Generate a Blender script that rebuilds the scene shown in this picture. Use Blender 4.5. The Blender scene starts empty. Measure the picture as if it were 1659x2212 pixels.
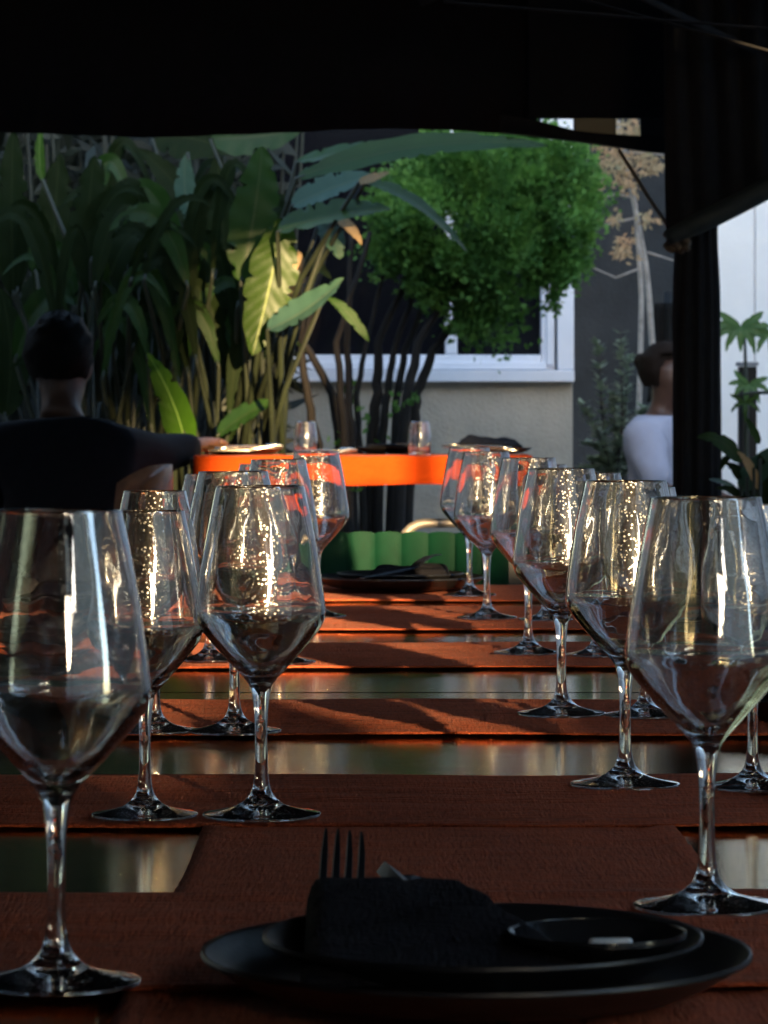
import bpy, bmesh, math, random
import numpy as np
from mathutils import Vector, Matrix, Euler

R = math.radians
SC = bpy.context.scene
COL = SC.collection
random.seed(7)
RNG = np.random.default_rng(11)

# ------------------------------------------------------------------ camera, world, sun, exposure
EYE = 1.03                      # eye height; the table top is at 0.75
FW = 4.6                        # focal length in picture widths
HOR = 900.0                     # horizon row, in a 1659 x 2212 picture
cam = bpy.data.cameras.new('camera')
cam.sensor_fit = 'HORIZONTAL'
cam.sensor_width = 24.0
cam.lens = 24.0 * FW
cam.shift_y = -(1106.0 - HOR) / 1659.0
cam.clip_start = 0.05
cam.clip_end = 2000
cam.dof.use_dof = True
cam.dof.focus_distance = 2.9
cam.dof.aperture_fstop = 30.0
camo = bpy.data.objects.new('camera', cam)
camo.location = (0, 0, EYE)
camo.rotation_euler = (R(90), 0, 0)
COL.objects.link(camo)
SC.camera = camo

SUN_EL, SUN_AZ = 10.0, 165.0    # azimuth clockwise from +Y: the sun stands behind the camera, a little right
world = bpy.data.worlds.new('World')
SC.world = world
world.use_nodes = True
wn = world.node_tree
bg = wn.nodes['Background']
sky = wn.nodes.new('ShaderNodeTexSky')
sky.sky_type = 'NISHITA'
sky.sun_disc = False
sky.sun_elevation = R(SUN_EL)
sky.sun_rotation = R(SUN_AZ)
sky.ozone_density = 1.3
wn.links.new(sky.outputs[0], bg.inputs[0])
bg.inputs[1].default_value = 0.15
sun = bpy.data.lights.new('sun', 'SUN')
sun.energy = 3.4
sun.angle = R(1.0)
sun.color = (1.0, 0.70, 0.36)
suno = bpy.data.objects.new('sun', sun)
sd = Vector((math.sin(R(SUN_AZ)) * math.cos(R(SUN_EL)), math.cos(R(SUN_AZ)) * math.cos(R(SUN_EL)), math.sin(R(SUN_EL))))
suno.rotation_euler = sd.to_track_quat('Z', 'Y').to_euler()
suno.location = sd * 30
COL.objects.link(suno)
SC.view_settings.view_transform = 'Standard'
SC.view_settings.look = 'None'
SC.view_settings.exposure = 2.9
SC.view_settings.gamma = 1
SC.view_settings.use_curve_mapping = False
SC.render.engine = 'CYCLES'
cy = SC.cycles
cy.max_bounces = 32
cy.transmission_bounces = 32
cy.glossy_bounces = 10
cy.diffuse_bounces = 4
cy.transparent_max_bounces = 24
cy.caustics_reflective = True
cy.caustics_refractive = True
cy.blur_glossy = 0.0
cy.sample_clamp_indirect = 150
cy.use_denoising = True
try:
    cy.denoiser = 'OPENIMAGEDENOISE'
except Exception:
    pass


def P(px, py, d):
    """a point seen at (px, py) of the 1659-wide picture that stands d metres away"""
    return Vector(((px - 829.5) / 1659 * d / FW, d, EYE - (py - HOR) / 1659 * d / FW))


def DT(py, z=0.75):
    """distance at which a horizontal plane of height z is seen in row py"""
    return (EYE - z) * FW * 1659 / (py - HOR)


# ------------------------------------------------------------------ object helpers
def link(o, parent=None):
    COL.objects.link(o)
    if parent is not None:
        o.parent = parent
    return o


def tag(o, label=None, cat=None, group=None, kind=None):
    if label: o['label'] = label
    if cat: o['category'] = cat
    if group: o['group'] = group
    if kind: o['kind'] = kind
    return o


def thing(name, label, cat, loc=(0, 0, 0), rz=0, group=None):
    o = bpy.data.objects.new(name, None)
    o.empty_display_size = 0.1
    link(o)
    o.location = loc
    o.rotation_euler = (0, 0, rz)
    return tag(o, label, cat, group)


def meshobj(name, verts, faces, mat, parent=None, smooth=False, uvs=None):
    me = bpy.data.meshes.new(name)
    me.from_pydata([tuple(map(float, v)) for v in verts], [], faces)
    if uvs is not None:
        uvl = me.uv_layers.new(name='UVMap')
        li = np.zeros(len(me.loops), dtype=np.int32)
        me.loops.foreach_get('vertex_index', li)
        uvl.data.foreach_set('uv', np.asarray(uvs, dtype=np.float32)[li].ravel())
    if smooth:
        me.polygons.foreach_set('use_smooth', [True] * len(me.polygons))
    me.materials.append(mat)
    me.update()
    return link(bpy.data.objects.new(name, me), parent)


class MB:
    """collects vertices and faces for one mesh"""
    def __init__(s):
        s.v, s.f = [], []

    def add(s, v, f):
        n = len(s.v)
        s.v += [tuple(map(float, q)) for q in v]
        s.f += [tuple(i + n for i in q) for q in f]
        return s

    def box(s, lo, hi, M=None, bev=0.0):
        if bev > 0:
            bm = bmesh.new()
            bmesh.ops.create_cube(bm, size=1)
            c = [(a + b) / 2 for a, b in zip(lo, hi)]
            d = [b - a for a, b in zip(lo, hi)]
            for q in bm.verts:
                q.co = Vector((q.co.x * d[0] + c[0], q.co.y * d[1] + c[1], q.co.z * d[2] + c[2]))
            bmesh.ops.bevel(bm, geom=bm.edges[:], offset=bev, segments=2, affect='EDGES', profile=0.6)
            bm.verts.index_update()
            v = [q.co.copy() for q in bm.verts]
            f = [[w.index for w in q.verts] for q in bm.faces]
            bm.free()
        else:
            v = [Vector((x, y, z)) for z in (lo[2], hi[2]) for y in (lo[1], hi[1]) for x in (lo[0], hi[0])]
            f = [(0, 2, 3, 1), (4, 5, 7, 6), (0, 1, 5, 4), (2, 6, 7, 3), (0, 4, 6, 2), (1, 3, 7, 5)]
        if M is not None:
            v = [M @ q for q in v]
        return s.add(v, f)

    def tube(s, pts, rad, n=10, cap=True):
        pts = [Vector(p) for p in pts]
        if not hasattr(rad, '__len__'):
            rad = [rad] * len(pts)
        rings = []
        up = Vector((0, 0, 1))
        prev = None
        for i, p in enumerate(pts):
            t = (pts[min(i + 1, len(pts) - 1)] - pts[max(i - 1, 0)]).normalized()
            if prev is None:
                a = t.cross(up if abs(t.z) < 0.9 else Vector((1, 0, 0))).normalized()
            else:
                a = (prev - t * prev.dot(t)).normalized()
            prev = a
            b = t.cross(a)
            rings.append([p + (a * math.cos(k * 2 * math.pi / n) + b * math.sin(k * 2 * math.pi / n)) * rad[i] for k in range(n)])
        v = [q for r in rings for q in r]
        f = []
        for i in range(len(rings) - 1):
            for k in range(n):
                k2 = (k + 1) % n
                f.append((i * n + k, i * n + k2, (i + 1) * n + k2, (i + 1) * n + k))
        if cap:
            f.append(tuple(range(n - 1, -1, -1)))
            f.append(tuple((len(rings) - 1) * n + k for k in range(n)))
        return s.add(v, f)

    def lathe(s, prof, n=64, c=(0, 0, 0)):
        """profile of (r, z) from axis to axis or closed"""
        v, f, idx = [], [], []
        for r, z in prof:
            if r < 1e-6:
                idx.append([len(v)])
                v.append((c[0], c[1], c[2] + z))
            else:
                idx.append(list(range(len(v), len(v) + n)))
                v += [(c[0] + r * math.cos(2 * math.pi * k / n), c[1] + r * math.sin(2 * math.pi * k / n), c[2] + z) for k in range(n)]
        for a, b in zip(idx[:-1], idx[1:]):
            for k in range(n):
                k2 = (k + 1) % n
                if len(a) == 1 and len(b) == 1: continue
                if len(a) == 1: f.append((a[0], b[k2], b[k]))
                elif len(b) == 1: f.append((a[k], a[k2], b[0]))
                else: f.append((a[k], a[k2], b[k2], b[k]))
        return s.add(v, f)

    def build(s, name, mat, parent=None, smooth=False):
        return meshobj(name, s.v, s.f, mat, parent, smooth)


def copy_tree(o, parent=None):
    c = o.copy()
    COL.objects.link(c)
    c.parent = parent
    for ch in list(o.children):
        copy_tree(ch, c)
    return c


def smooth_angle(o, deg=40):
    me = o.data
    me.polygons.foreach_set('use_smooth', [True] * len(me.polygons))
    bm = bmesh.new()
    bm.from_mesh(me)
    for e in bm.edges:
        if len(e.link_faces) == 2 and e.calc_face_angle(0) > R(deg):
            e.smooth = False
    bm.to_mesh(me)
    bm.free()
    return o


# ------------------------------------------------------------------ materials
def M(name, col, rough=0.6, metal=0.0, noise=0.0, nscale=20, bump=0.0, bscale=60, spec=0.5, col2=None,
      stretch=(1, 1, 1), coat=0.0, coat_r=0.1, sheen=0.0, aniso=0.0, transl=0.0, rvar=0.0):
    m = bpy.data.materials.new(name)
    m.use_nodes = True
    nt = m.node_tree
    b = nt.nodes['Principled BSDF']
    b.inputs['Base Color'].default_value = (*col, 1)
    b.inputs['Roughness'].default_value = rough
    b.inputs['Metallic'].default_value = metal
    b.inputs['Specular IOR Level'].default_value = spec
    if coat:
        b.inputs['Coat Weight'].default_value = coat
        b.inputs['Coat Roughness'].default_value = coat_r
    if sheen:
        b.inputs['Sheen Weight'].default_value = sheen
        b.inputs['Sheen Roughness'].default_value = 0.5
    tc = nt.nodes.new('ShaderNodeTexCoord')
    mp = nt.nodes.new('ShaderNodeMapping')
    mp.inputs['Scale'].default_value = stretch
    nt.links.new(tc.outputs['Object'], mp.inputs[0])
    if noise or col2 or rvar:
        n = nt.nodes.new('ShaderNodeTexNoise')
        n.inputs['Scale'].default_value = nscale
        n.inputs['Detail'].default_value = 6
        n.inputs['Roughness'].default_value = 0.62
        nt.links.new(mp.outputs[0], n.inputs['Vector'])
        if noise or col2:
            r = nt.nodes.new('ShaderNodeValToRGB')
            c2 = col2 if col2 else tuple(c * (1 - noise) for c in col)
            c1 = col if col2 else tuple(min(1, c * (1 + noise)) for c in col)
            r.color_ramp.elements[0].position = 0.32
            r.color_ramp.elements[1].position = 0.68
            r.color_ramp.elements[0].color = (*c2, 1)
            r.color_ramp.elements[1].color = (*c1, 1)
            nt.links.new(n.outputs[0], r.inputs[0])
            nt.links.new(r.outputs[0], b.inputs['Base Color'])
        if rvar:
            mr = nt.nodes.new('ShaderNodeMapRange')
            mr.inputs[3].default_value = max(0.02, rough - rvar)
            mr.inputs[4].default_value = rough + rvar
            nt.links.new(n.outputs[0], mr.inputs[0])
            nt.links.new(mr.outputs[0], b.inputs['Roughness'])
    if bump:
        n2 = nt.nodes.new('ShaderNodeTexNoise')
        n2.inputs['Scale'].default_value = bscale
        n2.inputs['Detail'].default_value = 4
        nt.links.new(mp.outputs[0], n2.inputs['Vector'])
        bp = nt.nodes.new('ShaderNodeBump')
        bp.inputs['Strength'].default_value = 1.0
        bp.inputs['Distance'].default_value = bump
        nt.links.new(n2.outputs[0], bp.inputs['Height'])
        nt.links.new(bp.outputs[0], b.inputs['Normal'])
    if transl:
        tr = nt.nodes.new('ShaderNodeBsdfTranslucent')
        mx = nt.nodes.new('ShaderNodeMixShader')
        mx.inputs[0].default_value = transl
        if b.inputs['Base Color'].links:
            nt.links.new(b.inputs['Base Color'].links[0].from_socket, tr.inputs[0])
        else:
            tr.inputs[0].default_value = (*col, 1)
        nt.links.new(b.outputs[0], mx.inputs[1])
        nt.links.new(tr.outputs[0], mx.inputs[2])
        nt.links.new(mx.outputs[0], nt.nodes['Material Output'].inputs[0])
    return m


def glass_mat():
    m = bpy.data.materials.new('clear_glass')
    m.use_nodes = True
    b = m.node_tree.nodes['Principled BSDF']
    b.inputs['Base Color'].default_value = (0.985, 0.99, 0.985, 1)
    b.inputs['Transmission Weight'].default_value = 1.0
    b.inputs['Roughness'].default_value = 0.0
    b.inputs['IOR'].default_value = 1.5
    b.inputs['Coat Weight'].default_value = 1.0
    b.inputs['Coat Roughness'].default_value = 0.025
    b.inputs['Coat IOR'].default_value = 2.1
    nt = m.node_tree                       # dried water spots on the glass
    gl = nt.nodes.new('ShaderNodeBsdfGlossy')
    gl.inputs['Roughness'].default_value = 0.36
    mx = nt.nodes.new('ShaderNodeMixShader')
    tc = nt.nodes.new('ShaderNodeTexCoord')
    vo = nt.nodes.new('ShaderNodeTexVoronoi')
    vo.inputs['Scale'].default_value = 330
    vo.inputs['Randomness'].default_value = 0.8
    nt.links.new(tc.outputs['Object'], vo.inputs['Vector'])
    mr = nt.nodes.new('ShaderNodeMapRange')
    mr.inputs[1].default_value = 0.22
    mr.inputs[2].default_value = 0.32
    mr.inputs[3].default_value = 0.17
    mr.inputs[4].default_value = 0.004
    nt.links.new(vo.outputs['Distance'], mr.inputs[0])
    nt.links.new(mr.outputs[0], mx.inputs[0])
    nt.links.new(b.outputs[0], mx.inputs[1])
    nt.links.new(gl.outputs[0], mx.inputs[2])
    nt.links.new(mx.outputs[0], nt.nodes['Material Output'].inputs[0])
    return m


def cloth_mat(name, c1, c2, transl=0.0, sheen=0.06):
    """woven linen: fine ribs and slubs"""
    m = bpy.data.materials.new(name)
    m.use_nodes = True
    nt = m.node_tree
    b = nt.nodes['Principled BSDF']
    b.inputs['Roughness'].default_value = 0.85
    b.inputs['Specular IOR Level'].default_value = 0.08
    b.inputs['Sheen Weight'].default_value = sheen
    b.inputs['Sheen Roughness'].default_value = 0.4
    b.inputs['Sheen Tint'].default_value = (1, .75, .6, 1)
    tc = nt.nodes.new('ShaderNodeTexCoord')

    def noise(scale, stretch, det=3):
        mp = nt.nodes.new('ShaderNodeMapping')
        mp.inputs['Scale'].default_value = stretch
        nt.links.new(tc.outputs['Object'], mp.inputs[0])
        n = nt.nodes.new('ShaderNodeTexNoise')
        n.inputs['Scale'].default_value = scale
        n.inputs['Detail'].default_value = det
        nt.links.new(mp.outputs[0], n.inputs['Vector'])
        return n.outputs[0]
    rib = noise(420, (1, .12, 1))
    weft = noise(500, (.08, 1, 1))
    big = noise(9, (1, 1, 1), 5)
    add = nt.nodes.new('ShaderNodeMath')
    add.operation = 'ADD'
    nt.links.new(rib, add.inputs[0])
    nt.links.new(weft, add.inputs[1])
    add2 = nt.nodes.new('ShaderNodeMath')
    add2.operation = 'MULTIPLY_ADD'
    nt.links.new(big, add2.inputs[0])
    add2.inputs[1].default_value = 0.5
    nt.links.new(add.outputs[0], add2.inputs[2])
    mr = nt.nodes.new('ShaderNodeMapRange')
    mr.inputs[1].default_value = 0.85
    mr.inputs[2].default_value = 1.65
    nt.links.new(add2.outputs[0], mr.inputs[0])
    mx = nt.nodes.new('ShaderNodeMix')
    mx.data_type = 'RGBA'
    mx.inputs[6].default_value = (*c2, 1)
    mx.inputs[7].default_value = (*c1, 1)
    nt.links.new(mr.outputs[0], mx.inputs[0])
    nt.links.new(mx.outputs[2], b.inputs['Base Color'])
    bp = nt.nodes.new('ShaderNodeBump')
    bp.inputs['Distance'].default_value = 0.0022
    nt.links.new(add.outputs[0], bp.inputs['Height'])
    nt.links.new(bp.outputs[0], b.inputs['Normal'])
    if transl:
        tr = nt.nodes.new('ShaderNodeBsdfTranslucent')
        ms = nt.nodes.new('ShaderNodeMixShader')
        ms.inputs[0].default_value = transl
        nt.links.new(mx.outputs[2], tr.inputs[0])
        nt.links.new(b.outputs[0], ms.inputs[1])
        nt.links.new(tr.outputs[0], ms.inputs[2])
        nt.links.new(ms.outputs[0], nt.nodes['Material Output'].inputs[0])
    return m


def leaf_mat(name, c1, c2, rib, transl=0.3, rough=0.42, veins=34.0, spec=0.3):
    """large leaf: UV u across, v along; pale midrib, oblique veins"""
    m = bpy.data.materials.new(name)
    m.use_nodes = True
    nt = m.node_tree
    b = nt.nodes['Principled BSDF']
    b.inputs['Roughness'].default_value = rough
    b.inputs['Specular IOR Level'].default_value = spec
    uv = nt.nodes.new('ShaderNodeTexCoord')
    sep = nt.nodes.new('ShaderNodeSeparateXYZ')
    nt.links.new(uv.outputs['UV'], sep.inputs[0])

    def math_(op, a, bb=None, c=None):
        n = nt.nodes.new('ShaderNodeMath')
        n.operation = op
        for i, q in enumerate((a, bb, c)):
            if q is None: continue
            if isinstance(q, (int, float)): n.inputs[i].default_value = q
            else: nt.links.new(q, n.inputs[i])
        return n.outputs[0]
    au = math_('ABSOLUTE', math_('SUBTRACT', sep.outputs[0], 0.5))
    phase = math_('MULTIPLY', math_('SUBTRACT', sep.outputs[1], math_('MULTIPLY', au, 0.35)), veins * 6.283)
    vein = math_('MULTIPLY_ADD', math_('SINE', phase), 0.5, 0.5)
    n = nt.nodes.new('ShaderNodeTexNoise')
    n.inputs['Scale'].default_value = 7
    n.inputs['Detail'].default_value = 5
    nt.links.new(uv.outputs['Object'], n.inputs['Vector'])
    fac = math_('MULTIPLY_ADD', vein, 0.16, math_('MULTIPLY_ADD', n.outputs[0], 1.3, -0.3))
    mx = nt.nodes.new('ShaderNodeMix')
    mx.data_type = 'RGBA'
    mx.inputs[6].default_value = (*c1, 1)
    mx.inputs[7].default_value = (*c2, 1)
    nt.links.new(fac, mx.inputs[0])
    ribf = math_('LESS_THAN', au, 0.022)
    mx2 = nt.nodes.new('ShaderNodeMix')
    mx2.data_type = 'RGBA'
    nt.links.new(ribf, mx2.inputs[0])
    nt.links.new(mx.outputs[2], mx2.inputs[6])
    mx2.inputs[7].default_value = (*rib, 1)
    nt.links.new(mx2.outputs[2], b.inputs['Base Color'])
    bp = nt.nodes.new('ShaderNodeBump')
    bp.inputs['Distance'].default_value = 0.0004
    nt.links.new(vein, bp.inputs['Height'])
    nt.links.new(bp.outputs[0], b.inputs['Normal'])
    tr = nt.nodes.new('ShaderNodeBsdfTranslucent')
    nt.links.new(mx2.outputs[2], tr.inputs[0])
    ms = nt.nodes.new('ShaderNodeMixShader')
    ms.inputs[0].default_value = transl
    nt.links.new(b.outputs[0], ms.inputs[1])
    nt.links.new(tr.outputs[0], ms.inputs[2])
    nt.links.new(ms.outputs[0], nt.nodes['Material Output'].inputs[0])
    return m


GLASS = glass_mat()
RUST = cloth_mat('rust_linen', (0.45, 0.088, 0.034), (0.18, 0.035, 0.013))
ORANGE = cloth_mat('orange_linen', (0.50, 0.058, 0.005), (0.38, 0.041, 0.0035))
BLACKCLOTH = cloth_mat('black_napkin', (0.012, 0.012, 0.016), (0.007, 0.007, 0.009), sheen=0.0)
TABLE = M('dark_metal_top', (0.88, 0.64, 0.27), 0.10, 1.0, noise=0.25, nscale=7, stretch=(0.5, 3, 1), rvar=0.03, bump=0.00008, bscale=220)
TABLELEG = M('black_steel', (0.018, 0.018, 0.02), 0.4, 0.6)
STONEWARE = M('black_stoneware', (0.010, 0.010, 0.011), 0.38, noise=0.4, nscale=90, bump=0.0002, bscale=300)
GLAZE = M('black_glaze', (0.012, 0.012, 0.013), 0.16, noise=0.3, nscale=60)
GUNMETAL = M('gunmetal', (0.04, 0.044, 0.052), 0.5, 1.0, noise=0.15, nscale=80)
STEEL = M('steel', (0.55, 0.52, 0.46), 0.25, 1.0)
CANVAS = M('black_canvas', (0.0045, 0.0045, 0.006), 0.85, noise=0.3, nscale=40, bump=0.0006, bscale=400, spec=0.15)
FRAME = M('black_frame', (0.010, 0.010, 0.011), 0.4, 0.0, spec=0.3)
CURTAIN = M('black_curtain', (0.006, 0.0055, 0.006), 0.85, noise=0.3, nscale=30, spec=0.2)
RENDERW = M('beige_render', (0.46, 0.405, 0.32), 0.9, noise=0.14, nscale=5, bump=0.004, bscale=90)
TRIM = M('white_trim', (0.78, 0.78, 0.82), 0.45, noise=0.04, nscale=8)
WHITEP = M('white_panel', (0.80, 0.81, 0.82), 0.6, noise=0.05, nscale=3, bump=0.001, bscale=50)
CHARCOAL = M('charcoal_wall', (0.030, 0.031, 0.036), 0.8, noise=0.3, nscale=6, bump=0.003, bscale=60)
GLASSP = M('dark_pane', (0.006, 0.006, 0.008), 0.06, spec=0.3)
STONE = M('dark_paving', (0.10, 0.095, 0.088), 0.8, noise=0.3, nscale=5, bump=0.004, bscale=40)
RENDERD = M('unseen_wall_render', (0.20, 0.18, 0.16), 0.9, noise=0.15, nscale=2, bump=0.004, bscale=30)
GREENV = M('green_velvet', (0.0022, 0.023, 0.0115), 0.6, noise=0.15, nscale=30, spec=0.06)
TANL = M('tan_leather', (0.30, 0.12, 0.055), 0.5, noise=0.2, nscale=30)
TUBE = M('pale_tube', (0.50, 0.44, 0.38), 0.35, 0.6)
SKIN = M('skin', (0.070, 0.030, 0.017), 0.5, noise=0.12, nscale=20)
HAIR = M('dark_hair', (0.004, 0.0035, 0.003), 0.7, spec=.1, bump=0.003, bscale=200)
SHIRTK = M('black_shirt', (0.006, 0.0065, 0.010), 0.9, spec=.15, noise=0.2, nscale=30)
SHIRTW = M('white_shirt', (0.36, 0.37, 0.47), 0.8, noise=0.06, nscale=20)
TROUS = M('dark_trousers', (0.015, 0.015, 0.02), 0.85)
BARK = M('dark_bark', (0.016, 0.012, 0.009), 0.9, noise=0.4, nscale=25, stretch=(1, 1, .2), bump=0.006, bscale=40)
PALEBARK = M('pale_bark', (0.30, 0.28, 0.27), 0.85, noise=0.3, nscale=30, bump=0.002, bscale=60)
BCANE = M('bamboo_cane', (0.016, 0.019, 0.010), 0.6, noise=0.5, nscale=12, stretch=(1, 1, .3))
CANE = M('cane', (0.013, 0.018, 0.007), 0.55, noise=0.45, nscale=12, stretch=(1, 1, .3))
DARKLEAF = M('dark_bamboo_leaf', (0.006, 0.011, 0.004), 0.65, noise=0.4, nscale=5, transl=0.15)
CONIF = M('conifer_spray', (0.15, 0.32, 0.052), 0.75, col2=(0.045, 0.13, 0.024), nscale=9, transl=0.35)
SHRUB = M('grey_green_leaf', (0.38, 0.44, 0.34), 0.6, col2=(0.16, 0.22, 0.13), nscale=12, transl=0.2)
DRYLEAF = M('dry_leaf', (0.46, 0.27, 0.15), 0.7, col2=(0.26, 0.27, 0.17), nscale=9, transl=0.3)
L_GREEN = leaf_mat('banana_green', (0.013, 0.038, 0.005), (0.025, 0.064, 0.009), (0.04, 0.06, 0.018))
L_LIME = leaf_mat('banana_lime', (0.018, 0.048, 0.002), (0.036, 0.076, 0.003), (0.22, 0.28, 0.08), 0.4, veins=11)
L_BLUE = leaf_mat('banana_glaucous', (0.028, 0.070, 0.040), (0.050, 0.10, 0.062), (0.08, 0.11, 0.06), 0.2)
L_DARK = leaf_mat('banana_dark', (0.006, 0.013, 0.002), (0.011, 0.022, 0.004), (0.02, 0.03, 0.008), .25, .6, spec=.12)  # leaf colour darkened in place of overhead shade on the left plants
L_DRY = leaf_mat('banana_dry', (0.35, 0.22, 0.10), (0.45, 0.32, 0.17), (0.4, 0.3, 0.18), 0.2)
L_BRIGHT = leaf_mat('bright_blade', (0.03, 0.085, 0.005), (0.048, 0.11, 0.007), (0.18, 0.30, 0.06), 0.4, veins=8)

# ------------------------------------------------------------------ setting
g = MB().box((-300, -300, -0.3), (300, 300, 0)).build('ground', STONE)
tag(g, kind='structure')
# unseen walls added behind the camera: low sun only comes through their gap
for (x0, x1) in ((-14, 2.13), (4.60, 16)):
    w = MB().box((x0, -6.6, 0), (x1, -6.0, 7.5), bev=0.03).build('unseen_wall', RENDERD)
    tag(w, kind='structure')
w = MB().box((2.75, 0.75, 0), (3.0, 4.15, 3.6), bev=0.03).build('unseen_wall', RENDERD)  # unseen wall added to darken the near tables
tag(w, kind='structure')
w = MB().box((-7.0, -5.9, 0), (-6.6, 16, 5.5), bev=0.03).build('unseen_wall', RENDERD)
tag(w, kind='structure')

for (z0, z1) in ((4.75, 7.48), (3.42, 3.47)):  # unseen lintel and bar added to narrow the sun opening
    w = MB().box((2.132, -6.55 if z1 - z0 > 1 else -6.4, z0), (4.598, -6.05 if z1 - z0 > 1 else -6.3, z1)).build('unseen_wall', RENDERD)
    tag(w, kind='structure')
prof = [(2.132, 0), (4.598, 0), (4.598, 3.24), (3.69, 3.24), (2.47, 2.41), (2.45, 2.58), (2.132, 2.38)]      # unseen sill, sloped so sun reaches the glasses more than the runners
w = MB().add([(x, y, z) for y in (-6.05, -6.55) for x, z in prof], [tuple(range(7)), tuple(range(13, 6, -1))] + [(i, i + 7, (i + 1) % 7 + 7, (i + 1) % 7) for i in range(7)]).build('unseen_wall', RENDERD)
tag(w, kind='structure')
for (x0, x1, z0) in ((2.132, 3.69, 3.475), (3.692, 4.05, 4.15)):  # unseen blocks added to keep sun off the left plants
    w = MB().box((x0, -6.5, z0), (x1, -6.1, 4.748)).build('unseen_wall', RENDERD)
    tag(w, kind='structure')

# house with the white window
house = thing('house', 'beige rendered house with a white framed window behind the clipped conifer', 'house', (0, 13, 0))
WX = (1240 - 829.5) / 1659 * 13 / FW
wz0 = P(0, 825, 13).z
MB().box((-5, 0.02, 0), (WX - 0.004, 1.5, wz0 + 0.03), bev=0.004).build('wall', RENDERW, house)
MB().box((-5, 0.25, wz0 + 0.035), (WX - 0.01, 1.5, 3.6), bev=0.004).build('wall', RENDERW, house)
win = MB()
zb0, zb1 = wz0, P(0, 800, 13).z
wx0 = -1.2
win.box((wx0, -0.03, zb0), (WX, 0.2, zb1), bev=0.004)                       # sill board
win.box((WX - 0.062, -0.02, zb1 + 0.002), (WX - 0.001, 0.2, 3.2), bev=0.004)      # right outer board
win.box((wx0, -0.02, 3.2), (WX, 0.2, 3.3), bev=0.004)
winf = win.build('window', TRIM, house)
fz0 = zb1 + 0.002
fr = MB()
xr = (1200 - 829.5) / 1659 * 13 / FW
xi = (1170 - 829.5) / 1659 * 13 / FW
zf = P(0, 766, 13).z
fr.box((xi, 0.02, fz0), (xr - 0.001, 0.2, 3.19), bev=0.006)
fr.box((xi + 0.018, 0.0, fz0 + .018), (xr - 0.004, 0.1, 3.18), bev=0.004)
fr.box((wx0, 0.022, fz0 + .001), (xi - 0.001, 0.2, zf), bev=0.006)
fr.box((wx0, 0.0, fz0 + .001), (xi + .017, 0.1, (zf + fz0) / 2), bev=0.004)
fr.build('frame', TRIM, winf)
xm = (975 - 829.5) / 1659 * 13 / FW
for xx in (xm, xm - 0.75):
    MB().box((xx - 0.022, 0.024, zf + 0.001), (xx + 0.022, 0.2, 3.18), bev=0.005).build('mullion', TRIM, winf)
for a, b in ((xm + 0.024, xi - 0.002), (xm - 0.726, xm - 0.024)):
    MB().box((a, 0.1, zf + 0.002), (b, 0.11, 3.17)).build('pane', GLASSP, winf)

dark = thing('charcoal_wall', 'tall charcoal rendered wall set back beside the white window', 'wall', (0, 16, 0))
MB().box((0.3, 0, 0), (2.45, 0.4, 4.6), bev=0.01).build('wall', CHARCOAL, dark)
white = thing('white_building', 'white panelled building wall beyond the black curtain', 'building', (0, 14.6, 0))
xs = P(1535, 0, 14.6).x
edges = [xs, P(1630, 0, 14.6).x, P(1630, 0, 14.6).x + .55, P(1630, 0, 14.6).x + 1.1, 3.0]
for a, b in zip(edges[:-1], edges[1:]):
    MB().box((a + .003, 0, 0), (b - .003, 0.3, 4.2), bev=0.006).build('panel', WHITEP, white)
MB().box((edges[0] + .01, 0.02, 0), (3.0, 0.31, 4.19)).build('backing', TRIM, white)
for k in range(9):
    y0 = -10.4 + k * 1.15
    MB().box((2.75, y0 + .003, 0), (3.0, y0 + 1.147, 3.4), bev=0.006).build('panel', WHITEP, white)

# ------------------------------------------------------------------ long dining tables
TW = 0.6


def dining_table(y0, y1, label):
    t = thing('dining_table', label, 'table', (0, (y0 + y1) / 2, 0), group='long dining tables end to end')
    h = (y1 - y0) / 2
    MB().box((-TW, -h, 0.728), (TW, h, 0.75), bev=0.002).build('table_top', TABLE, t)
    MB().box((-TW + .06, -h + .06, 0.66), (TW - .06, -h + .085, 0.727)).box((-TW + .06, h - .085, 0.66), (TW - .06, h - .06, 0.727)) \
        .box((-TW + .06, -h + .087, 0.66), (-TW + .085, h - .087, 0.727)).box((TW - .085, -h + .087, 0.66), (TW - .06, h - .087, 0.727)).build('apron', TABLELEG, t)
    for sx in (-1, 1):
        for sy in (-1, 1):
            cx, cyy = sx * (TW - .12), sy * (h - .12)
            MB().box((cx - .03, cyy - .03, 0), (cx + .03, cyy + .03, 0.725), bev=0.003).build('leg', TABLELEG, t)
    return t


dining_table(1.22, 3.582, 'long dark metal table laid with the fork plate')
dining_table(3.588, 5.88, 'long dark metal table reaching to the green chair')


# ------------------------------------------------------------------ linen runners
def wav(x, y, seed, n=9, fx=1.6, fy=22.0):
    r = np.random.default_rng(seed)
    z = np.zeros_like(x)
    for k in range(n):
        a = r.uniform(0.4, 1.6) * fx
        b = r.uniform(0.4, 1.6) * fy * (1 if r.random() < .5 else -1)
        z += np.sin(a * x * 6.28 + b * y * 6.28 + r.uniform(0, 6.28)) / (1 + 0.35 * k)
    return z / n * 1.8


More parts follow.
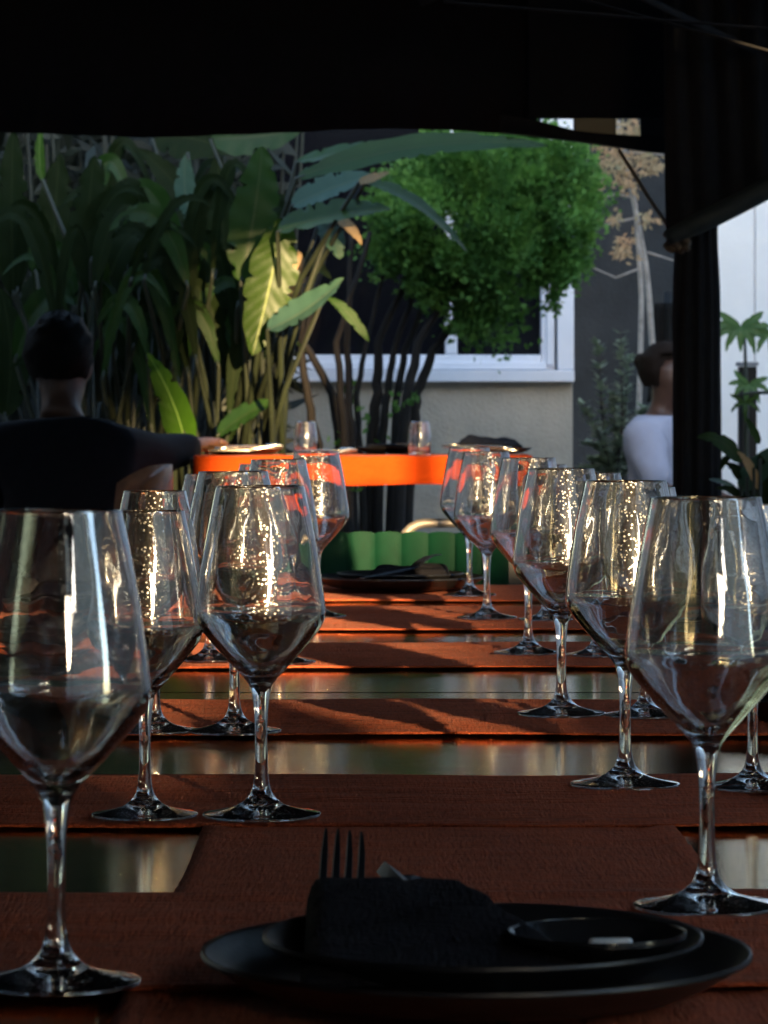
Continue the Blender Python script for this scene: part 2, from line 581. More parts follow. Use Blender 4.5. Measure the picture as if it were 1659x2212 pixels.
def linen(name, label, wx, wy, loc, seed, group=None, amp=0.0046, base=0.0, dropx=0.0, dropy0=0.0, tx=TW, ty=None, mat=None, rz=0.0, lift=0.0014):
    """a cloth wx by wy centred at loc, hanging over the table edge where it is longer than the table"""
    mat = mat or RUST
    nx, ny = max(24, int(wx / 0.011)), max(16, int(wy / 0.011))
    th = 0.0018
    u = np.linspace(-wx / 2, wx / 2, nx + 1)
    v = np.linspace(-wy / 2, wy / 2, ny + 1)
    U, V = np.meshgrid(u, v, indexing='xy')
    e = np.minimum(wx / 2 - abs(U), wy / 2 - abs(V))
    X = U + 0.0016 * np.sin(V * 11 + seed) * (abs(U) / (wx / 2)) ** 4
    Y = V + 0.004 * np.sin(U * 9 + seed * 2.1) + 0.002 * np.sin(U * 23 + seed)
    h = amp * (wav(U, V, seed) + 0.7)
    h = np.maximum(h, 0.0002) * (0.25 + 0.75 * np.clip((wy / 2 - abs(V)) / 0.05, 0, 1))
    h += lift * np.clip(1 - (wy / 2 - abs(V)) / 0.03, 0, 1) ** 1.5 * (0.45 + 0.55 * np.sin(U * 11 + seed) * np.sin(U * 4.3 + 1 + seed))
    h = np.maximum(h, 0.0001)
    h += -0.0009 * np.exp(-((e - 0.022) / 0.0022) ** 2) + 0.0011 * (e < 0.021)
    Z = base + h
    # drape over the table edges
    xa = X + loc[0]
    over = np.maximum(abs(xa) - tx - 0.004, 0)
    X = np.where(over > 0, np.sign(xa) * (tx + 0.006 + 0.006 * np.sin(V * 40 + seed) * np.minimum(over * 9, 1)) - loc[0], X)
    Z = np.where(over > 0, base - over + 0.002, Z)
    if ty is not None:
        ya = Y + loc[1]
        o2 = np.maximum(ty - 0.004 - ya, 0)
        Y = np.where(o2 > 0, ty - 0.008 - 0.006 * np.sin(U * 40 + seed) * np.minimum(o2 * 9, 1) - loc[1], Y)
        Z = np.where(o2 > 0, base - o2 + 0.002, Z)
    N = (nx + 1) * (ny + 1)
    top = np.stack([X, Y, Z + th], -1).reshape(-1, 3)
    bot = np.stack([X, Y, Z], -1).reshape(-1, 3)
    for arr, s in ((over, 0),):
        pass
    f = []
    I = lambda j, i: j * (nx + 1) + i
    for j in range(ny):
        for i in range(nx):
            f.append((I(j, i), I(j, i + 1), I(j + 1, i + 1), I(j + 1, i)))
            f.append((N + I(j, i), N + I(j + 1, i), N + I(j + 1, i + 1), N + I(j, i + 1)))
    for i in range(nx):
        f.append((I(0, i + 1), I(0, i), N + I(0, i), N + I(0, i + 1)))
        f.append((I(ny, i), I(ny, i + 1), N + I(ny, i + 1), N + I(ny, i)))
    for j in range(ny):
        f.append((I(j, 0), I(j + 1, 0), N + I(j + 1, 0), N + I(j, 0)))
        f.append((I(j + 1, nx), I(j, nx), N + I(j, nx), N + I(j + 1, nx)))
    o = meshobj(name, np.vstack([top, bot]), f, mat, None, True)
    o.location = loc
    o.rotation_euler = (0, 0, rz)
    tag(o, label, 'runner', group)
    return o


TOP = 0.7505
GR = 'rust linen runners across the long tables'
# rows of the picture where each runner begins and ends
rows = [(2166, 1955, 'rust linen runner crossing under the charger that carries the fork'),
        (1796, 1686, 'rust linen runner, second one across the table from the fork plate'),
        (1596, 1521, 'rust linen runner, third one across the table from the fork plate'),
        (1449, 1396, 'rust linen runner, fourth one across the table from the fork plate'),
        (1366, 1316, 'rust linen runner, fifth across the table and next to the green chair end')]
RUN_Y = []
for i, (ya, yb, lab) in enumerate(rows):
    d0, d1 = DT(ya), DT(yb)
    RUN_Y.append((d0 + d1) / 2)
    linen('table_runner', lab, 1.5, d1 - d0, (0.0, (d0 + d1) / 2, TOP + (0.0032 if i == 0 else 0)), 3 + i * 5, GR,
          rz=R((-0.6, 0.3, 0.0, 0.2, 0.0)[i]))
# the runner laid along the table under the fork plate and the one at the green chair
dn = DT(1783)
linen('table_runner', 'rust linen runner laid lengthwise under the fork plate', 0.318, dn - 1.02, (0.034, (dn + 1.02) / 2, TOP), 41, GR, ty=1.22, amp=0.0016, lift=0.002, rz=R(-0.4))
linen('table_runner', 'rust linen runner under the plate in front of the green chair', 0.6, 0.48, (0.05, 5.55, TOP), 52, GR, amp=0.0045)

# ------------------------------------------------------------------ wine glasses
OUT = [(0, .0012), (.030, .0008), (.0402, .0), (.0412, .0010), (.0405, .0022), (.030, .0040), (.018, .0072), (.0105, .0122), (.0068, .0182),
       (.0050, .028), (.0044, .045), (.0046, .065), (.0057, .080), (.0076, .0895), (.0115, .0960), (.022, .1075), (.034, .1210), (.0424, .1318),
       (.0454, .1400), (.0453, .1485), (.0432, .165), (.0393, .190), (.0352, .211), (.0312, .2294), (.0307, .2301), (.0302, .2294)]
INN = [(.0342, .211), (.0383, .190), (.0421, .165), (.0440, .1487), (.0438, .1410), (.0402, .1338), (.0312, .1238), (.0190, .1116), (.0080, .1030), (0, .1008)]


def catmull(p, k=4):
    out = []
    for i in range(len(p) - 1):
        p0, p1, p2, p3 = [np.array(p[max(0, min(len(p) - 1, i + q))]) for q in (-1, 0, 1, 2)]
        for t in np.linspace(0, 1, k, endpoint=False):
            q = 0.5 * ((2 * p1) + (-p0 + p2) * t + (2 * p0 - 5 * p1 + 4 * p2 - p3) * t * t + (-p0 + 3 * p1 - 3 * p2 + p3) * t ** 3)
            out.append((max(0.0, q[0]), q[1]))
    out.append(tuple(p[-1]))
    out[0] = tuple(p[0])
    return out


def blown(prof, seed, n=128):
    """lathe with the faint ripples of blown glass"""
    mb = MB().lathe(prof, n)
    r = random.Random(seed)
    wv = [(r.randint(3, 9), r.uniform(0, 6.28), r.uniform(20, 70), r.uniform(0, 6.28), 4.5e-5) for _ in range(4)] + \
         [(r.randint(10, 22), r.uniform(0, 6.28), r.uniform(60, 160), r.uniform(0, 6.28), 1.6e-5) for _ in range(4)] + \
         [(r.randint(0, 4), r.uniform(0, 6.28), r.uniform(650, 900), r.uniform(0, 6.28), 0.8e-5) for _ in range(2)]
    out = []
    nin = len(mb.v) * 0.66
    for i, (x, y, z) in enumerate(mb.v):
        q = math.hypot(x, y)
        if q > .003:
            a = math.atan2(y, x)
            k = sum(A * math.sin(f * a + p) * math.sin(m * z + p2) for f, p, m, p2, A in wv) * (1.6 if i > nin else 1.0) * min(1, q / .02)
            x, y = x * (1 + k / q), y * (1 + k / q)
        out.append((x, y, z))
    mb.v = out
    return mb


gm = blown(catmull(OUT + INN, 9), 1)
gsrc = gm.build('wine_glass', GLASS, None, True)
GLASS_MESH = gsrc.data
bpy.data.objects.remove(gsrc)
small_prof = [(r * 0.90, z * 0.925) for r, z in catmull(OUT + INN, 9)]
gs2 = blown(small_prof, 2).build('wine_glass', GLASS, None, True)
GLASS_SMALL = gs2.data
bpy.data.objects.remove(gs2)
# (column, row of the base centre, small?, label)
SB, SA = 'the side of the man in black', 'the curtain side'
ordn = ['first', 'second', 'third', 'fourth', 'fifth']
glasses = [
    (121, 2128, 0, 'large empty wine glass left of the fork plate on the first runner'),
    (1528, 1962, 0, 'large empty wine glass at the edge of the fork plate beside its sauce dish'),
    (313, 1753, 1, 'small empty wine glass on the second runner on ' + SB),
    (565, 1753, 0, 'large empty wine glass on the second runner on ' + SB),
    (1350, 1687, 0, 'large empty wine glass on the second runner on ' + SA),
    (1625, 1692, 1, 'small empty wine glass on the second runner on ' + SA),
    (335, 1570, 1, 'small empty wine glass on the third runner on ' + SB),
    (507, 1572, 0, 'large empty wine glass on the third runner on ' + SB),
    (1213, 1534, 0, 'large empty wine glass on the third runner on ' + SA),
    (1392, 1537, 1, 'small empty wine glass on the third runner on ' + SA),
    (452, 1417, 1, 'small empty wine glass on the fourth runner on ' + SB),
    (604, 1422, 0, 'large empty wine glass on the fourth runner on ' + SB),
    (1141, 1402, 0, 'large empty wine glass on the fourth runner on ' + SA),
    (1288, 1407, 1, 'small empty wine glass on the fourth runner on ' + SA),
    (560, 1326, 1, 'small empty wine glass on the fifth runner on ' + SB),
    (684, 1322, 0, 'large empty wine glass on the fifth runner on ' + SB),
    (1052, 1326, 0, 'large empty wine glass on the fifth runner on ' + SA),
    (1178, 1330, 1, 'small empty wine glass on the fifth runner on ' + SA),
    (1014, 1277, 0, 'large empty wine glass beside the plate at the green chair'),
]
GZ = TOP + 0.0062
for (px, py, sm, lab) in glasses:
    d = DT(py + 9, GZ)
    o = link(bpy.data.objects.new('wine_glass', GLASS_SMALL if sm else GLASS_MESH))
    first = py > 1900
    o.location = ((px - 829.5) / 1659 * d / FW, d, GZ + (0.003 if first else 0))
    o.scale = (.978, .978, .978)
    o.rotation_euler = (R(random.uniform(-.35, .35)), R(random.uniform(-.35, .35)), random.uniform(0, 6))
    tag(o, lab, 'wine glass', 'wine glasses set along the tables')


# ------------------------------------------------------------------ plates, napkins, cutlery
def plate_prof(r, h, wall=0.0045, well=0.72):
    o = [(0, 0), (r * .55, 0), (r * .6, .001), (r * well, h * .22), (r * .97, h * .86), (r * .995, h * .95), (r, h), (r * .995, h + .0016), (r * .98, h + .001)]
    i = [(r * (well + .02), h * .22 + wall * .8), (r * .62, wall), (r * .3, wall * .95), (0, wall * .95)]
    return catmull(o + i, 3)


def plate(label, r, h, loc, cat='plate', name='plate', mat=None, group=None, seg=96, well=.72):
    o = MB().lathe(plate_prof(r, h, well=well), seg).build(name, mat or STONEWARE, None, True)
    o.location = loc
    return tag(o, label, cat, group)


def napkin(label, corners, z0, hts, seed, group=None, amp=0.0025, name='napkin', n=40):
    """folded cloth: four plan corners (front left, front right, back right, back left) and a height at each"""
    c = [Vector((x, y, 0)) for x, y in corners]
    org = sum(c, Vector()) / 4
    u = np.linspace(0, 1, n + 1)
    U, V = np.meshgrid(u, u, indexing='xy')
    bil = lambda q: (1 - U) * (1 - V) * q[0] + U * (1 - V) * q[1] + U * V * q[2] + (1 - U) * V * q[3]
    X = bil([p.x for p in c]) - org.x
    Y = bil([p.y for p in c]) - org.y
    H = bil(hts)
    e = np.minimum(np.minimum(U, 1 - U), np.minimum(V, 1 - V)) * 2
    edge = np.clip(e / 0.22, 0, 1)
    prof = np.sqrt(np.clip(1 - (1 - edge) ** 2, 0, 1))
    W = wav(X * 6, Y * 6, seed, 8, 2.2, 2.2)
    Z = np.maximum(H * prof * (0.92 + 0.10 * W) + amp * W * edge, 0.0004)
    # fold lines of the pocket
    for k, (a, off) in enumerate(((0.35, 0.18), (0.30, 0.45), (0.42, 0.72))):
        s = V - a * U - off * 0.9
        Z += -0.0022 * np.exp(-(s / 0.018) ** 2) * edge + 0.0012 * np.tanh(s / 0.02) * edge * 0.6
    N = (n + 1) ** 2
    top = np.stack([X, Y, Z], -1).reshape(-1, 3)
    bot = np.stack([X, Y, np.zeros_like(Z) - .0], -1).reshape(-1, 3)
    I = lambda j, i: j * (n + 1) + i
    f = []
    for j in range(n):
        for i in range(n):
            f.append((I(j, i), I(j, i + 1), I(j + 1, i + 1), I(j + 1, i)))
            f.append((N + I(j, i), N + I(j + 1, i), N + I(j + 1, i + 1), N + I(j, i + 1)))
    for i in range(n):
        f.append((I(0, i + 1), I(0, i), N + I(0, i), N + I(0, i + 1)))
        f.append((I(n, i), I(n, i + 1), N + I(n, i + 1), N + I(n, i)))
        f.append((I(i, 0), I(i + 1, 0), N + I(i + 1, 0), N + I(i, 0)))
        f.append((I(i + 1, n), I(i, n), N + I(i, n), N + I(i + 1, n)))
    o = meshobj(name, np.vstack([top, bot]), f, BLACKCLOTH, None, True)
    o.location = (org.x, org.y, z0)
    return tag(o, label, 'napkin', group)


def fork_mesh(mat=None, short=False):
    """fork along +Y, tine tips at y=0, lying flat, tines curving up"""
    mb = MB()
    zc = lambda y: 0.006 * math.cos((y + 0.02) / 0.06 * math.pi) if y > -0.07 else 0.006 * math.cos(-0.05 / .06 * math.pi) + (y + .07) * -0.05

    def strip(sec):
        """sections (y, xc, halfw, halft)"""
        v, f = [], []
        for (y, xc, hw, ht) in sec:
            z = zc(y)
            v += [(xc - hw, y, z - ht), (xc + hw, y, z - ht), (xc + hw * .8, y, z + ht), (xc - hw * .8, y, z + ht)]
        for i in range(len(sec) - 1):
            for k in range(4):
                f.append((i * 4 + k, i * 4 + (k + 1) % 4, i * 4 + 4 + (k + 1) % 4, i * 4 + 4 + k))
        f.append((3, 2, 1, 0))
        m = (len(sec) - 1) * 4
        f.append((m, m + 1, m + 2, m + 3))
        mb.add(v, f)
    for i in range(4):
        x = (i - 1.5) * 0.0063
        strip([(0.0, x * .96, .0005, .0004), (-.006, x * .97, .0011, .0008), (-.02, x, .0017, .0010), (-.045, x, .0022, .0012), (-.052, x, .0026, .0012)])
    if short:
        strip([(-.0505, 0, .0122, .0012), (-.058, 0, .0124, .0013), (-.070, 0, .0098, .0014), (-.080, 0, .0052, .0015), (-.095, 0, .0034, .0018)])
    else:
        strip([(-.0505, 0, .0122, .0012), (-.058, 0, .0124, .0013), (-.070, 0, .0098, .0014), (-.080, 0, .0052, .0015), (-.095, 0, .0034, .0018), (-.14, 0, .0042, .0018), (-.19, 0, .0068, .0014), (-.2, 0, .004, .0012)])
    o = mb.build('fork', mat or GUNMETAL, None, True)
    smooth_angle(o, 35)
    return o


def knife_mesh(mat=None):
    mb = MB()
    v, f = [], []
    sec = [(0, .0, .0045, .0025), (-.004, 0, .0062, .004), (-.03, 0, .0070, .0042), (-.08, 0, .0058, .0036), (-.1, 0, .004, .003), (-.11, .001, .008, .0012), (-.17, .002, .0095, .001), (-.205, .004, .004, .0007), (-.213, .0065, .0008, .0005)]
    for (y, xc, hw, ht) in sec:
        v += [(xc - hw, y, -ht), (xc + hw, y, -ht), (xc + hw, y, ht), (xc - hw, y, ht)]
    for i in range(len(sec) - 1):
        for k in range(4):
            f.append((i * 4 + k, i * 4 + (k + 1) % 4, i * 4 + 4 + (k + 1) % 4, i * 4 + 4 + k))
    f.append((3, 2, 1, 0))
    m = (len(sec) - 1) * 4
    f.append((m, m + 1, m + 2, m + 3))
    o = mb.add(v, f).build('knife', mat or GUNMETAL, None, True)
    return smooth_angle(o, 35)


def spoon_mesh(mat=None):
    mb = MB()
    n = 12
    v, f = [], []
    for i in range(n + 1):
        t = i / n
        y = -t * 0.055
        hw = 0.0175 * math.sqrt(max(0.0, 1 - (2 * (t ** 0.85) - 1) ** 2)) + 0.0022 * t
        for k in range(7):
            s = k / 3 - 1
            v.append((s * hw, y, -0.008 * (1 - s * s) * math.sin(math.pi * min(1, t * 1.02))))
    for i in range(n):
        for k in range(6):
            a = i * 7 + k
            f.append((a, a + 1, a + 8, a + 7))
    mb.add(v, f)
    mb.tube([(0, -.05, 0), (0, -.075, .001), (0, -.11, .004), (0, -.16, .003), (0, -.195, 0)], [.0024, .0022, .0024, .0034, .0045], 8)
    o = mb.build('spoon', mat or GUNMETAL, None, True)
    md = o.modifiers.new('thick', 'SOLIDIFY')
    md.thickness = 0.0012
    return o


# the setting in front of the camera
C0 = Vector((0.0435, 1.668, TOP + 0.0075))
plate('wide matt black charger plate under the napkin with the fork', 0.130, 0.019, C0, 'plate', 'charger_plate', well=.80)
C1 = Vector((0.047, 1.682, C0.z + 0.0072))
plate('black dinner plate lying on the charger under the fork napkin', 0.105, 0.017, C1, 'plate', 'dinner_plate', well=.78)
ds = P(1290, 2005, 1.668)
dish = plate('small black sauce dish on the dinner plate beside the napkin', 0.042, 0.014, (ds.x, 1.668, C1.z + 0.0065), 'dish', 'sauce_dish', GLAZE, well=.7)
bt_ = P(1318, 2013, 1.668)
bp_ = MB().box((-.0105, -.0045, 0), (.0105, .0045, .006), bev=.0022).build('glint_piece', M('glint_white', (.85, .85, .83), .25, noise=.05, nscale=200, bump=.001, bscale=300, coat=.5), None, True)  # white solid standing in for a reflection in the dish
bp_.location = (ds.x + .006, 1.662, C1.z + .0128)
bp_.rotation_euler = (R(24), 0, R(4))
tag(bp_, 'small white piece added for a glint in the black sauce dish', 'glint')
napkin('folded black napkin pocket holding the fork on the dinner plate',
       [(-0.038, 1.605), (0.112, 1.622), (0.038, 1.765), (-0.040, 1.752)], C1.z + 0.0055, (.010, .006, .036, .036), 5)
FLONG = fork_mesh()
F = fork_mesh(short=True)
F.location = P(741, 1803, 1.795)
F.rotation_euler = (R(33), R(6), R(3))
tag(F, 'gunmetal fork with tines standing out of the black napkin', 'fork')
K = knife_mesh()
K.location = P(834, 1880, 1.778)
K.rotation_euler = (R(13), R(35), R(26))
K.scale = (.85, .72, .85)
tag(K, 'gunmetal knife handle beside the fork in the black napkin', 'knife')
S = spoon_mesh()
S.location = P(893, 1893, 1.782)
S.rotation_euler = (R(12), R(10), R(14))
tag(S, 'gunmetal spoon tip peeking from the black napkin', 'spoon')

# settings along both sides of the tables
for i, yy in enumerate(RUN_Y):
    if i == 0: continue
    for sx, side in ((-1, SB), (1, SA)):
        px = sx * 0.432
        gname = 'black place settings along the tables'
        lab = '%s runner on %s' % (ordn[i], side)
        plate('black charger plate on the ' + lab, 0.148, 0.019, (px, yy, TOP + .0062), 'plate', 'charger_plate', group=gname, well=.8, seg=64)
        plate('black dinner plate on the charger, ' + lab, 0.106, 0.017, (px, yy, TOP + .0136), 'plate', 'dinner_plate', group=gname, well=.78, seg=64)
        rr = random.uniform(-.2, .2)
        cs = [(px + sx * q[0] * math.cos(rr) - q[1] * math.sin(rr), yy + q[1] * math.cos(rr)) for q in ((-.075, -.05), (.07, -.055), (.07, .05), (-.075, .045))]
        if sx < 0: cs = [cs[1], cs[0], cs[3], cs[2]]
        napkin('black napkin folded on the plate, ' + lab, cs, TOP + .0196, (.014, .02, .024, .018), 20 + i * 2 + sx, gname, n=20)

# plate at the green chair
EP = Vector((0.025, 5.55, TOP + 0.0085))
plate('black charger plate in front of the green chair', 0.135, 0.019, EP, 'plate', 'charger_plate', well=.8)
plate('black dinner plate in front of the green chair', 0.10, 0.017, EP + Vector((0.0, 0, .0075)), 'plate', 'dinner_plate', well=.78)
napkin('black napkin bundle on the plate in front of the green chair', [(-.03, 5.50), (.10, 5.50), (.105, 5.58), (-.02, 5.59)], EP.z + .0135, (.018, .026, .03, .02), 77)
F2 = FLONG
F2.location = (0.085, 5.545, EP.z + .05)
F2.rotation_euler = (R(8), R(-10), R(-40))
tag(F2, 'gunmetal fork on the napkin in front of the green chair', 'fork')


# ------------------------------------------------------------------ chairs
def channel_chair(loc, rz, label):
    """upholstered chair with vertical channels in its back; back faces -Y when rz=0 (seen from the table)"""
    t = thing('green_chair', label, 'chair', loc, rz)
    W, top, n = 0.235, 0.823, 10
    for k in range(n):
        a = -W + k * 2 * W / n
        b = a + 2 * W / n
        v, f = [], []
        zs = np.linspace(0.44, top, 9)
        for j, z in enumerate(zs):
            for i in range(9):
                s = i / 8
                x = a + (b - a) * s
                curve = 0.22 * x * x / W
                bul = math.sin(math.pi * s) ** 0.5
                bz = min(1.0, (top - z) / 0.02 + 0.0)
                yf = -curve - 0.006 * bul * (0.25 + .75 * math.sqrt(max(0, bz)))
                v.append((x, yf, z + (0.004 * bul if j == 8 else 0)))
            for i in range(9):
                s = i / 8
                x = a + (b - a) * s
                v.append((x, -0.22 * x * x / W + 0.05, z))
        for j in range(8):
            for i in range(8):
                p, q = j * 18 + i, (j + 1) * 18 + i
                f.append((p, p + 1, q + 1, q))
                f.append((p + 9, q + 9, q + 10, p + 10))
        for i in range(8):
            p = 8 * 18 + i
            f.append((p, p + 1, p + 10, p + 9))
        for j in range(8):
            p, q = j * 18, (j + 1) * 18
            f.append((p, q, q + 9, p + 9))
            f.append((p + 8, p + 17, q + 17, q + 8))
        o = meshobj('back_channel', v, f, GREENV, t, True)
        smooth_angle(o, 50)
    MB().box((-.23, -.46, 0.37), (.23, .0, 0.46), bev=0.03).build('seat', GREENV, t, True)
    MB().box((-W, 0.052, 0.40), (W, 0.062, top - .01), bev=0.004).build('back_shell', TABLELEG, t)
    for sx in (-1, 1):
        for y0, y1 in ((-.42, -.45), (0.02, .06)):
            MB().tube([(sx * .2, y0, .38), (sx * .22, y1, 0)], [.013, .01], 10).build('leg', TABLELEG, t, True)
    return t


gc = P(810, 1155, 6.25)
channel_chair((gc.x, 6.25, 0), 0, 'green upholstered chair with a channelled back at the table end')

# tubular chair behind it, seen from the back
tc_ = thing('tube_chair', 'dark chair with a pale bent tube frame behind the green chair', 'chair', (0.19, 7.25, 0))
zt = P(0, 1130, 7.25).z
arc = [(-.155, 0, .05)]
pts = [(-.155, 0.02, 0.0), (-.155, 0, .45), (-.155, 0, zt - .05)] + [(-.155 + .05 * (1 - math.cos(a)), 0, zt - .05 + .05 * math.sin(a)) for a in np.linspace(.3, 1.57, 5)] \
    + [(.105 + .05 * math.sin(a), 0, zt - .05 + .05 * math.cos(a)) for a in np.linspace(0, 1.4, 5)] + [(.155, 0, zt - .05), (.155, 0, .45), (.155, .02, 0)]
MB().tube(pts, 0.0095, 12).build('back_tube', TUBE, tc_, True)
MB().box((-.14, -.006, .56), (.14, .012, zt - .05), bev=0.006).build('backrest', TABLELEG, tc_, True)
MB().box((-.17, .0, .43), (.17, .40, .46), bev=0.01).build('seat', TABLELEG, tc_, True)
for sx in (-1, 1):
    MB().tube([(sx * .155, .38, .44), (sx * .165, .42, 0)], .0095, 10).build('leg', TUBE, tc_, True)

# tan chair beside the man in black
tq = P(378, 1003, 8.9)
tn = thing('tan_chair', 'tan leather chair with a rounded back beside the man in black', 'chair', (tq.x - .03, 8.9, 0), R(-74))
v, f = [], []
nz, nx = 10, 12
for side in (0, 1):
    for j in range(nz + 1):
        z = 0.46 + (tq.z - .46) * j / nz
        for i in range(nx + 1):
            s = i / nx * 2 - 1
            w = .2 * (1 - max(0, (j / nz - .55)) ** 2 * 1.5)
            zz = z - (.05 * abs(s) ** 3 * (j / nz))
            v.append((s * w, -.09 * s * s + side * .022 - (.03 if 0 else 0), zz))
n1 = (nz + 1) * (nx + 1)
for j in range(nz):
    for i in range(nx):
        a = j * (nx + 1) + i
        f.append((a, a + 1, a + nx + 2, a + nx + 1))
        f.append((n1 + a, n1 + a + nx + 1, n1 + a + nx + 2, n1 + a + 1))
for i in range(nx):
    a = nz * (nx + 1) + i
    f.append((a, a + 1, n1 + a + 1, n1 + a))
for j in range(nz):
    a, b = j * (nx + 1), (j + 1) * (nx + 1)
    f.append((a, b, n1 + b, n1 + a))
    f.append((a + nx, n1 + a + nx, n1 + b + nx, b + nx))
meshobj('backrest', v, f, TANL, tn, True)
MB().box((-.2, -.02, .42), (.2, .38, .46), bev=0.015).build('seat', TANL, tn, True)
for sx in (-1, 1):
    for yy in (0, .35):
        MB().tube([(sx * .17, yy, .43), (sx * .19, yy, 0)], .012, 8).build('leg', TABLELEG, tn, True)

# ------------------------------------------------------------------ sunlit serving table
T2Y, T2Z = 9.5, P(0, 987, 9.5).z
T2X0, T2X1 = P(418, 0, 9.5).x, P(1150, 0, 9.5).x
t2 = thing('serving_table', 'tall dark serving table under the bright orange cloth', 'table', (0, T2Y, 0))
MB().box((T2X0 - .01, .012, T2Z - .032), (T2X1 + .01, .80, T2Z - .004), bev=0.003).build('table_top', TABLELEG, t2)
for x in (T2X0 + .06, T2X1 - .06):
    for y in (.08, .74):
        MB().box((x - .025, y - .025, 0), (x + .025, y + .025, T2Z - .034), bev=0.003).build('leg', TABLELEG, t2)
# orange cloth with a drop facing the long tables
zb = P(0, 1048, 9.5).z
nx, rowsY = 90, [('t', .52), ('t', .3), ('t', .12), ('t', .03), ('t', .012), ('d', .0), ('d', .012), ('d', .03), ('d', .05), ('d', T2Z - zb)]
v, f, up = [], [], []
for i in range(nx + 1):
    s = i / nx
    x = T2X0 + (T2X1 - T2X0) * s
    for j, (k, q) in enumerate(rowsY):
        if k == 't':
            v.append((x, q, T2Z + .002 + .0012 * math.sin(x * 37 + q * 20) + .0012))
        else:
            a = q / (T2Z - zb)
            v.append((x, .004 - a * (.006 + .006 * math.sin(x * 26) + .004 * math.sin(x * 61 + 1)), T2Z + .001 - q + .002 * a * math.sin(x * 17)))
n = len(rowsY)
for i in range(nx):
    for j in range(n - 1):
        a = i * n + j
        f.append((a, a + 1, a + n + 1, a + n))
oc = meshobj('orange_cloth', v, f, ORANGE, None, True)
sm_ = oc.modifiers.new('thick', 'SOLIDIFY')
sm_.thickness = 0.002
oc.location = (0, T2Y, 0)
tag(oc, 'bright orange cloth hanging over the edge of the tall serving table', 'tablecloth')


def tumbler(px, py, d, label):
    p = P(px, py, d)
    pr = [(0, 0), (.028, 0), (.0300, .002), (.0325, .03), (.0318, .055), (.0265, .087), (.0258, .0875), (.0252, .087), (.0306, .055), (.0312, .03), (.0285, .009), (.02, .0075), (0, .0075)]
    o = MB().lathe(catmull(pr, 3), 48).build('tumbler', GLASS, None, True)
    o.location = (p.x, d, T2Z + .0055)
    return tag(o, label, 'tumbler', 'tumblers on the serving table')


tumbler(660, 985, 9.62, 'stemless tumbler on the orange cloth beside the plates with wooden edges')
tumbler(906, 985, 9.66, 'stemless tumbler on the serving table beside the heaped black napkin')
GT = 'place settings on the serving table'
pl = [(520, 9.75, .118, 'left'), (1058, 9.80, .118, 'right'), (850, 9.98, .105, 'mid')]
names = {'left': 'beside the man in black', 'right': 'under the heaped black napkin', 'mid': 'at the foot of the conifer stems'}
BROWNW = M('brown_stoneware', (0.10, 0.05, 0.02), 0.45, noise=0.3, nscale=40)
for px, d, r, k in pl:
    x = (px - 829.5) / 1659 * d / FW
    plate('brown glazed charger on the serving table ' + names[k], r, .016, (x, d, T2Z + .0055), 'plate', 'charger_plate', BROWNW if k != 'mid' else STONEWARE, GT, 48, .8)
    plate('black plate on the serving table ' + names[k], r * .78, .015, (x, d, T2Z + .0125), 'plate', 'dinner_plate', BROWNW if k == 'left' else STONEWARE, GT, 48, .78)
    hts = {'left': (.008, .01, .012, .01), 'right': (.02, .018, .03, .045), 'mid': (.01, .012, .016, .012)}[k]
    sx = {'left': .1, 'right': .105, 'mid': .08}[k]
    napkin('black napkin on the serving table plate ' + names[k], [(x - sx, d - .05), (x + sx * .9, d - .045), (x + sx * .8, d + .06), (x - sx * .7, d + .05)], T2Z + .018, hts, 90 + int(px), GT, n=20)
sy = [(610, 9.60, -78, 'beside the tumbler near the man in black', .026), (770, 9.56, -70, 'in the middle of the orange cloth', .016), (955, 9.62, 70, 'beside the heaped black napkin', .026)]
for px, d, a, lab, zz in sy:
    for q, (src, nm) in enumerate(((FLONG, 'fork'), (K, 'knife'), (S, 'spoon'))):
        o = copy_tree(src)
        o.data = src.data.copy()
        o.data.materials[0] = STEEL
        o.scale = (1, 1, 1)
        x = (px - 829.5) / 1659 * d / FW
        o.location = (x, d + q * .02, T2Z + zz + .002 * q)
        o.rotation_euler = (R(3), R(q * 8), R(a + q * 5))
        tag(o, 'steel %s lying on the serving table %s' % (nm, lab), nm, 'cutlery on the serving table')

# ------------------------------------------------------------------ black gazebos
gz = thing('gazebo', 'black canvas gazebo with truss bars over the serving table', 'gazebo', (0, 9.8, 0))
curve = [(-300, 283), (0, 285), (180, 292), (330, 297), (480, 292), (640, 285), (780, 279), (900, 278), (1010, 283), (1100, 290), (1250, 308), (1390, 328), (1440, 336)]
D = 9.8
v, f = [], []
cv = [q for q in curve]
xs_ = np.interp(np.linspace(0, 1, 120), np.linspace(0, 1, 2), [-300, 1160])
for i, px in enumerate(xs_):
    py = np.interp(px, [c[0] for c in cv], [c[1] for c in cv])
    p = P(px, py, D)
    fold = .012 * math.sin(px * .05) + .008 * math.sin(px * .021 + 1)
    for yy, z in ((fold, p.z), (fold * .5, p.z + .15), (0, 2.24), (.012, 2.24), (fold * .5 + .004, p.z + .15), (fold + .004, p.z)):
        v.append((p.x, yy, z))
for i in range(len(xs_) - 1):
    for k in range(6):
        f.append((i * 6 + k, i * 6 + 6 + k, i * 6 + 6 + (k + 1) % 6, i * 6 + (k + 1) % 6))
meshobj('valance', v, f, CANVAS, gz, True)
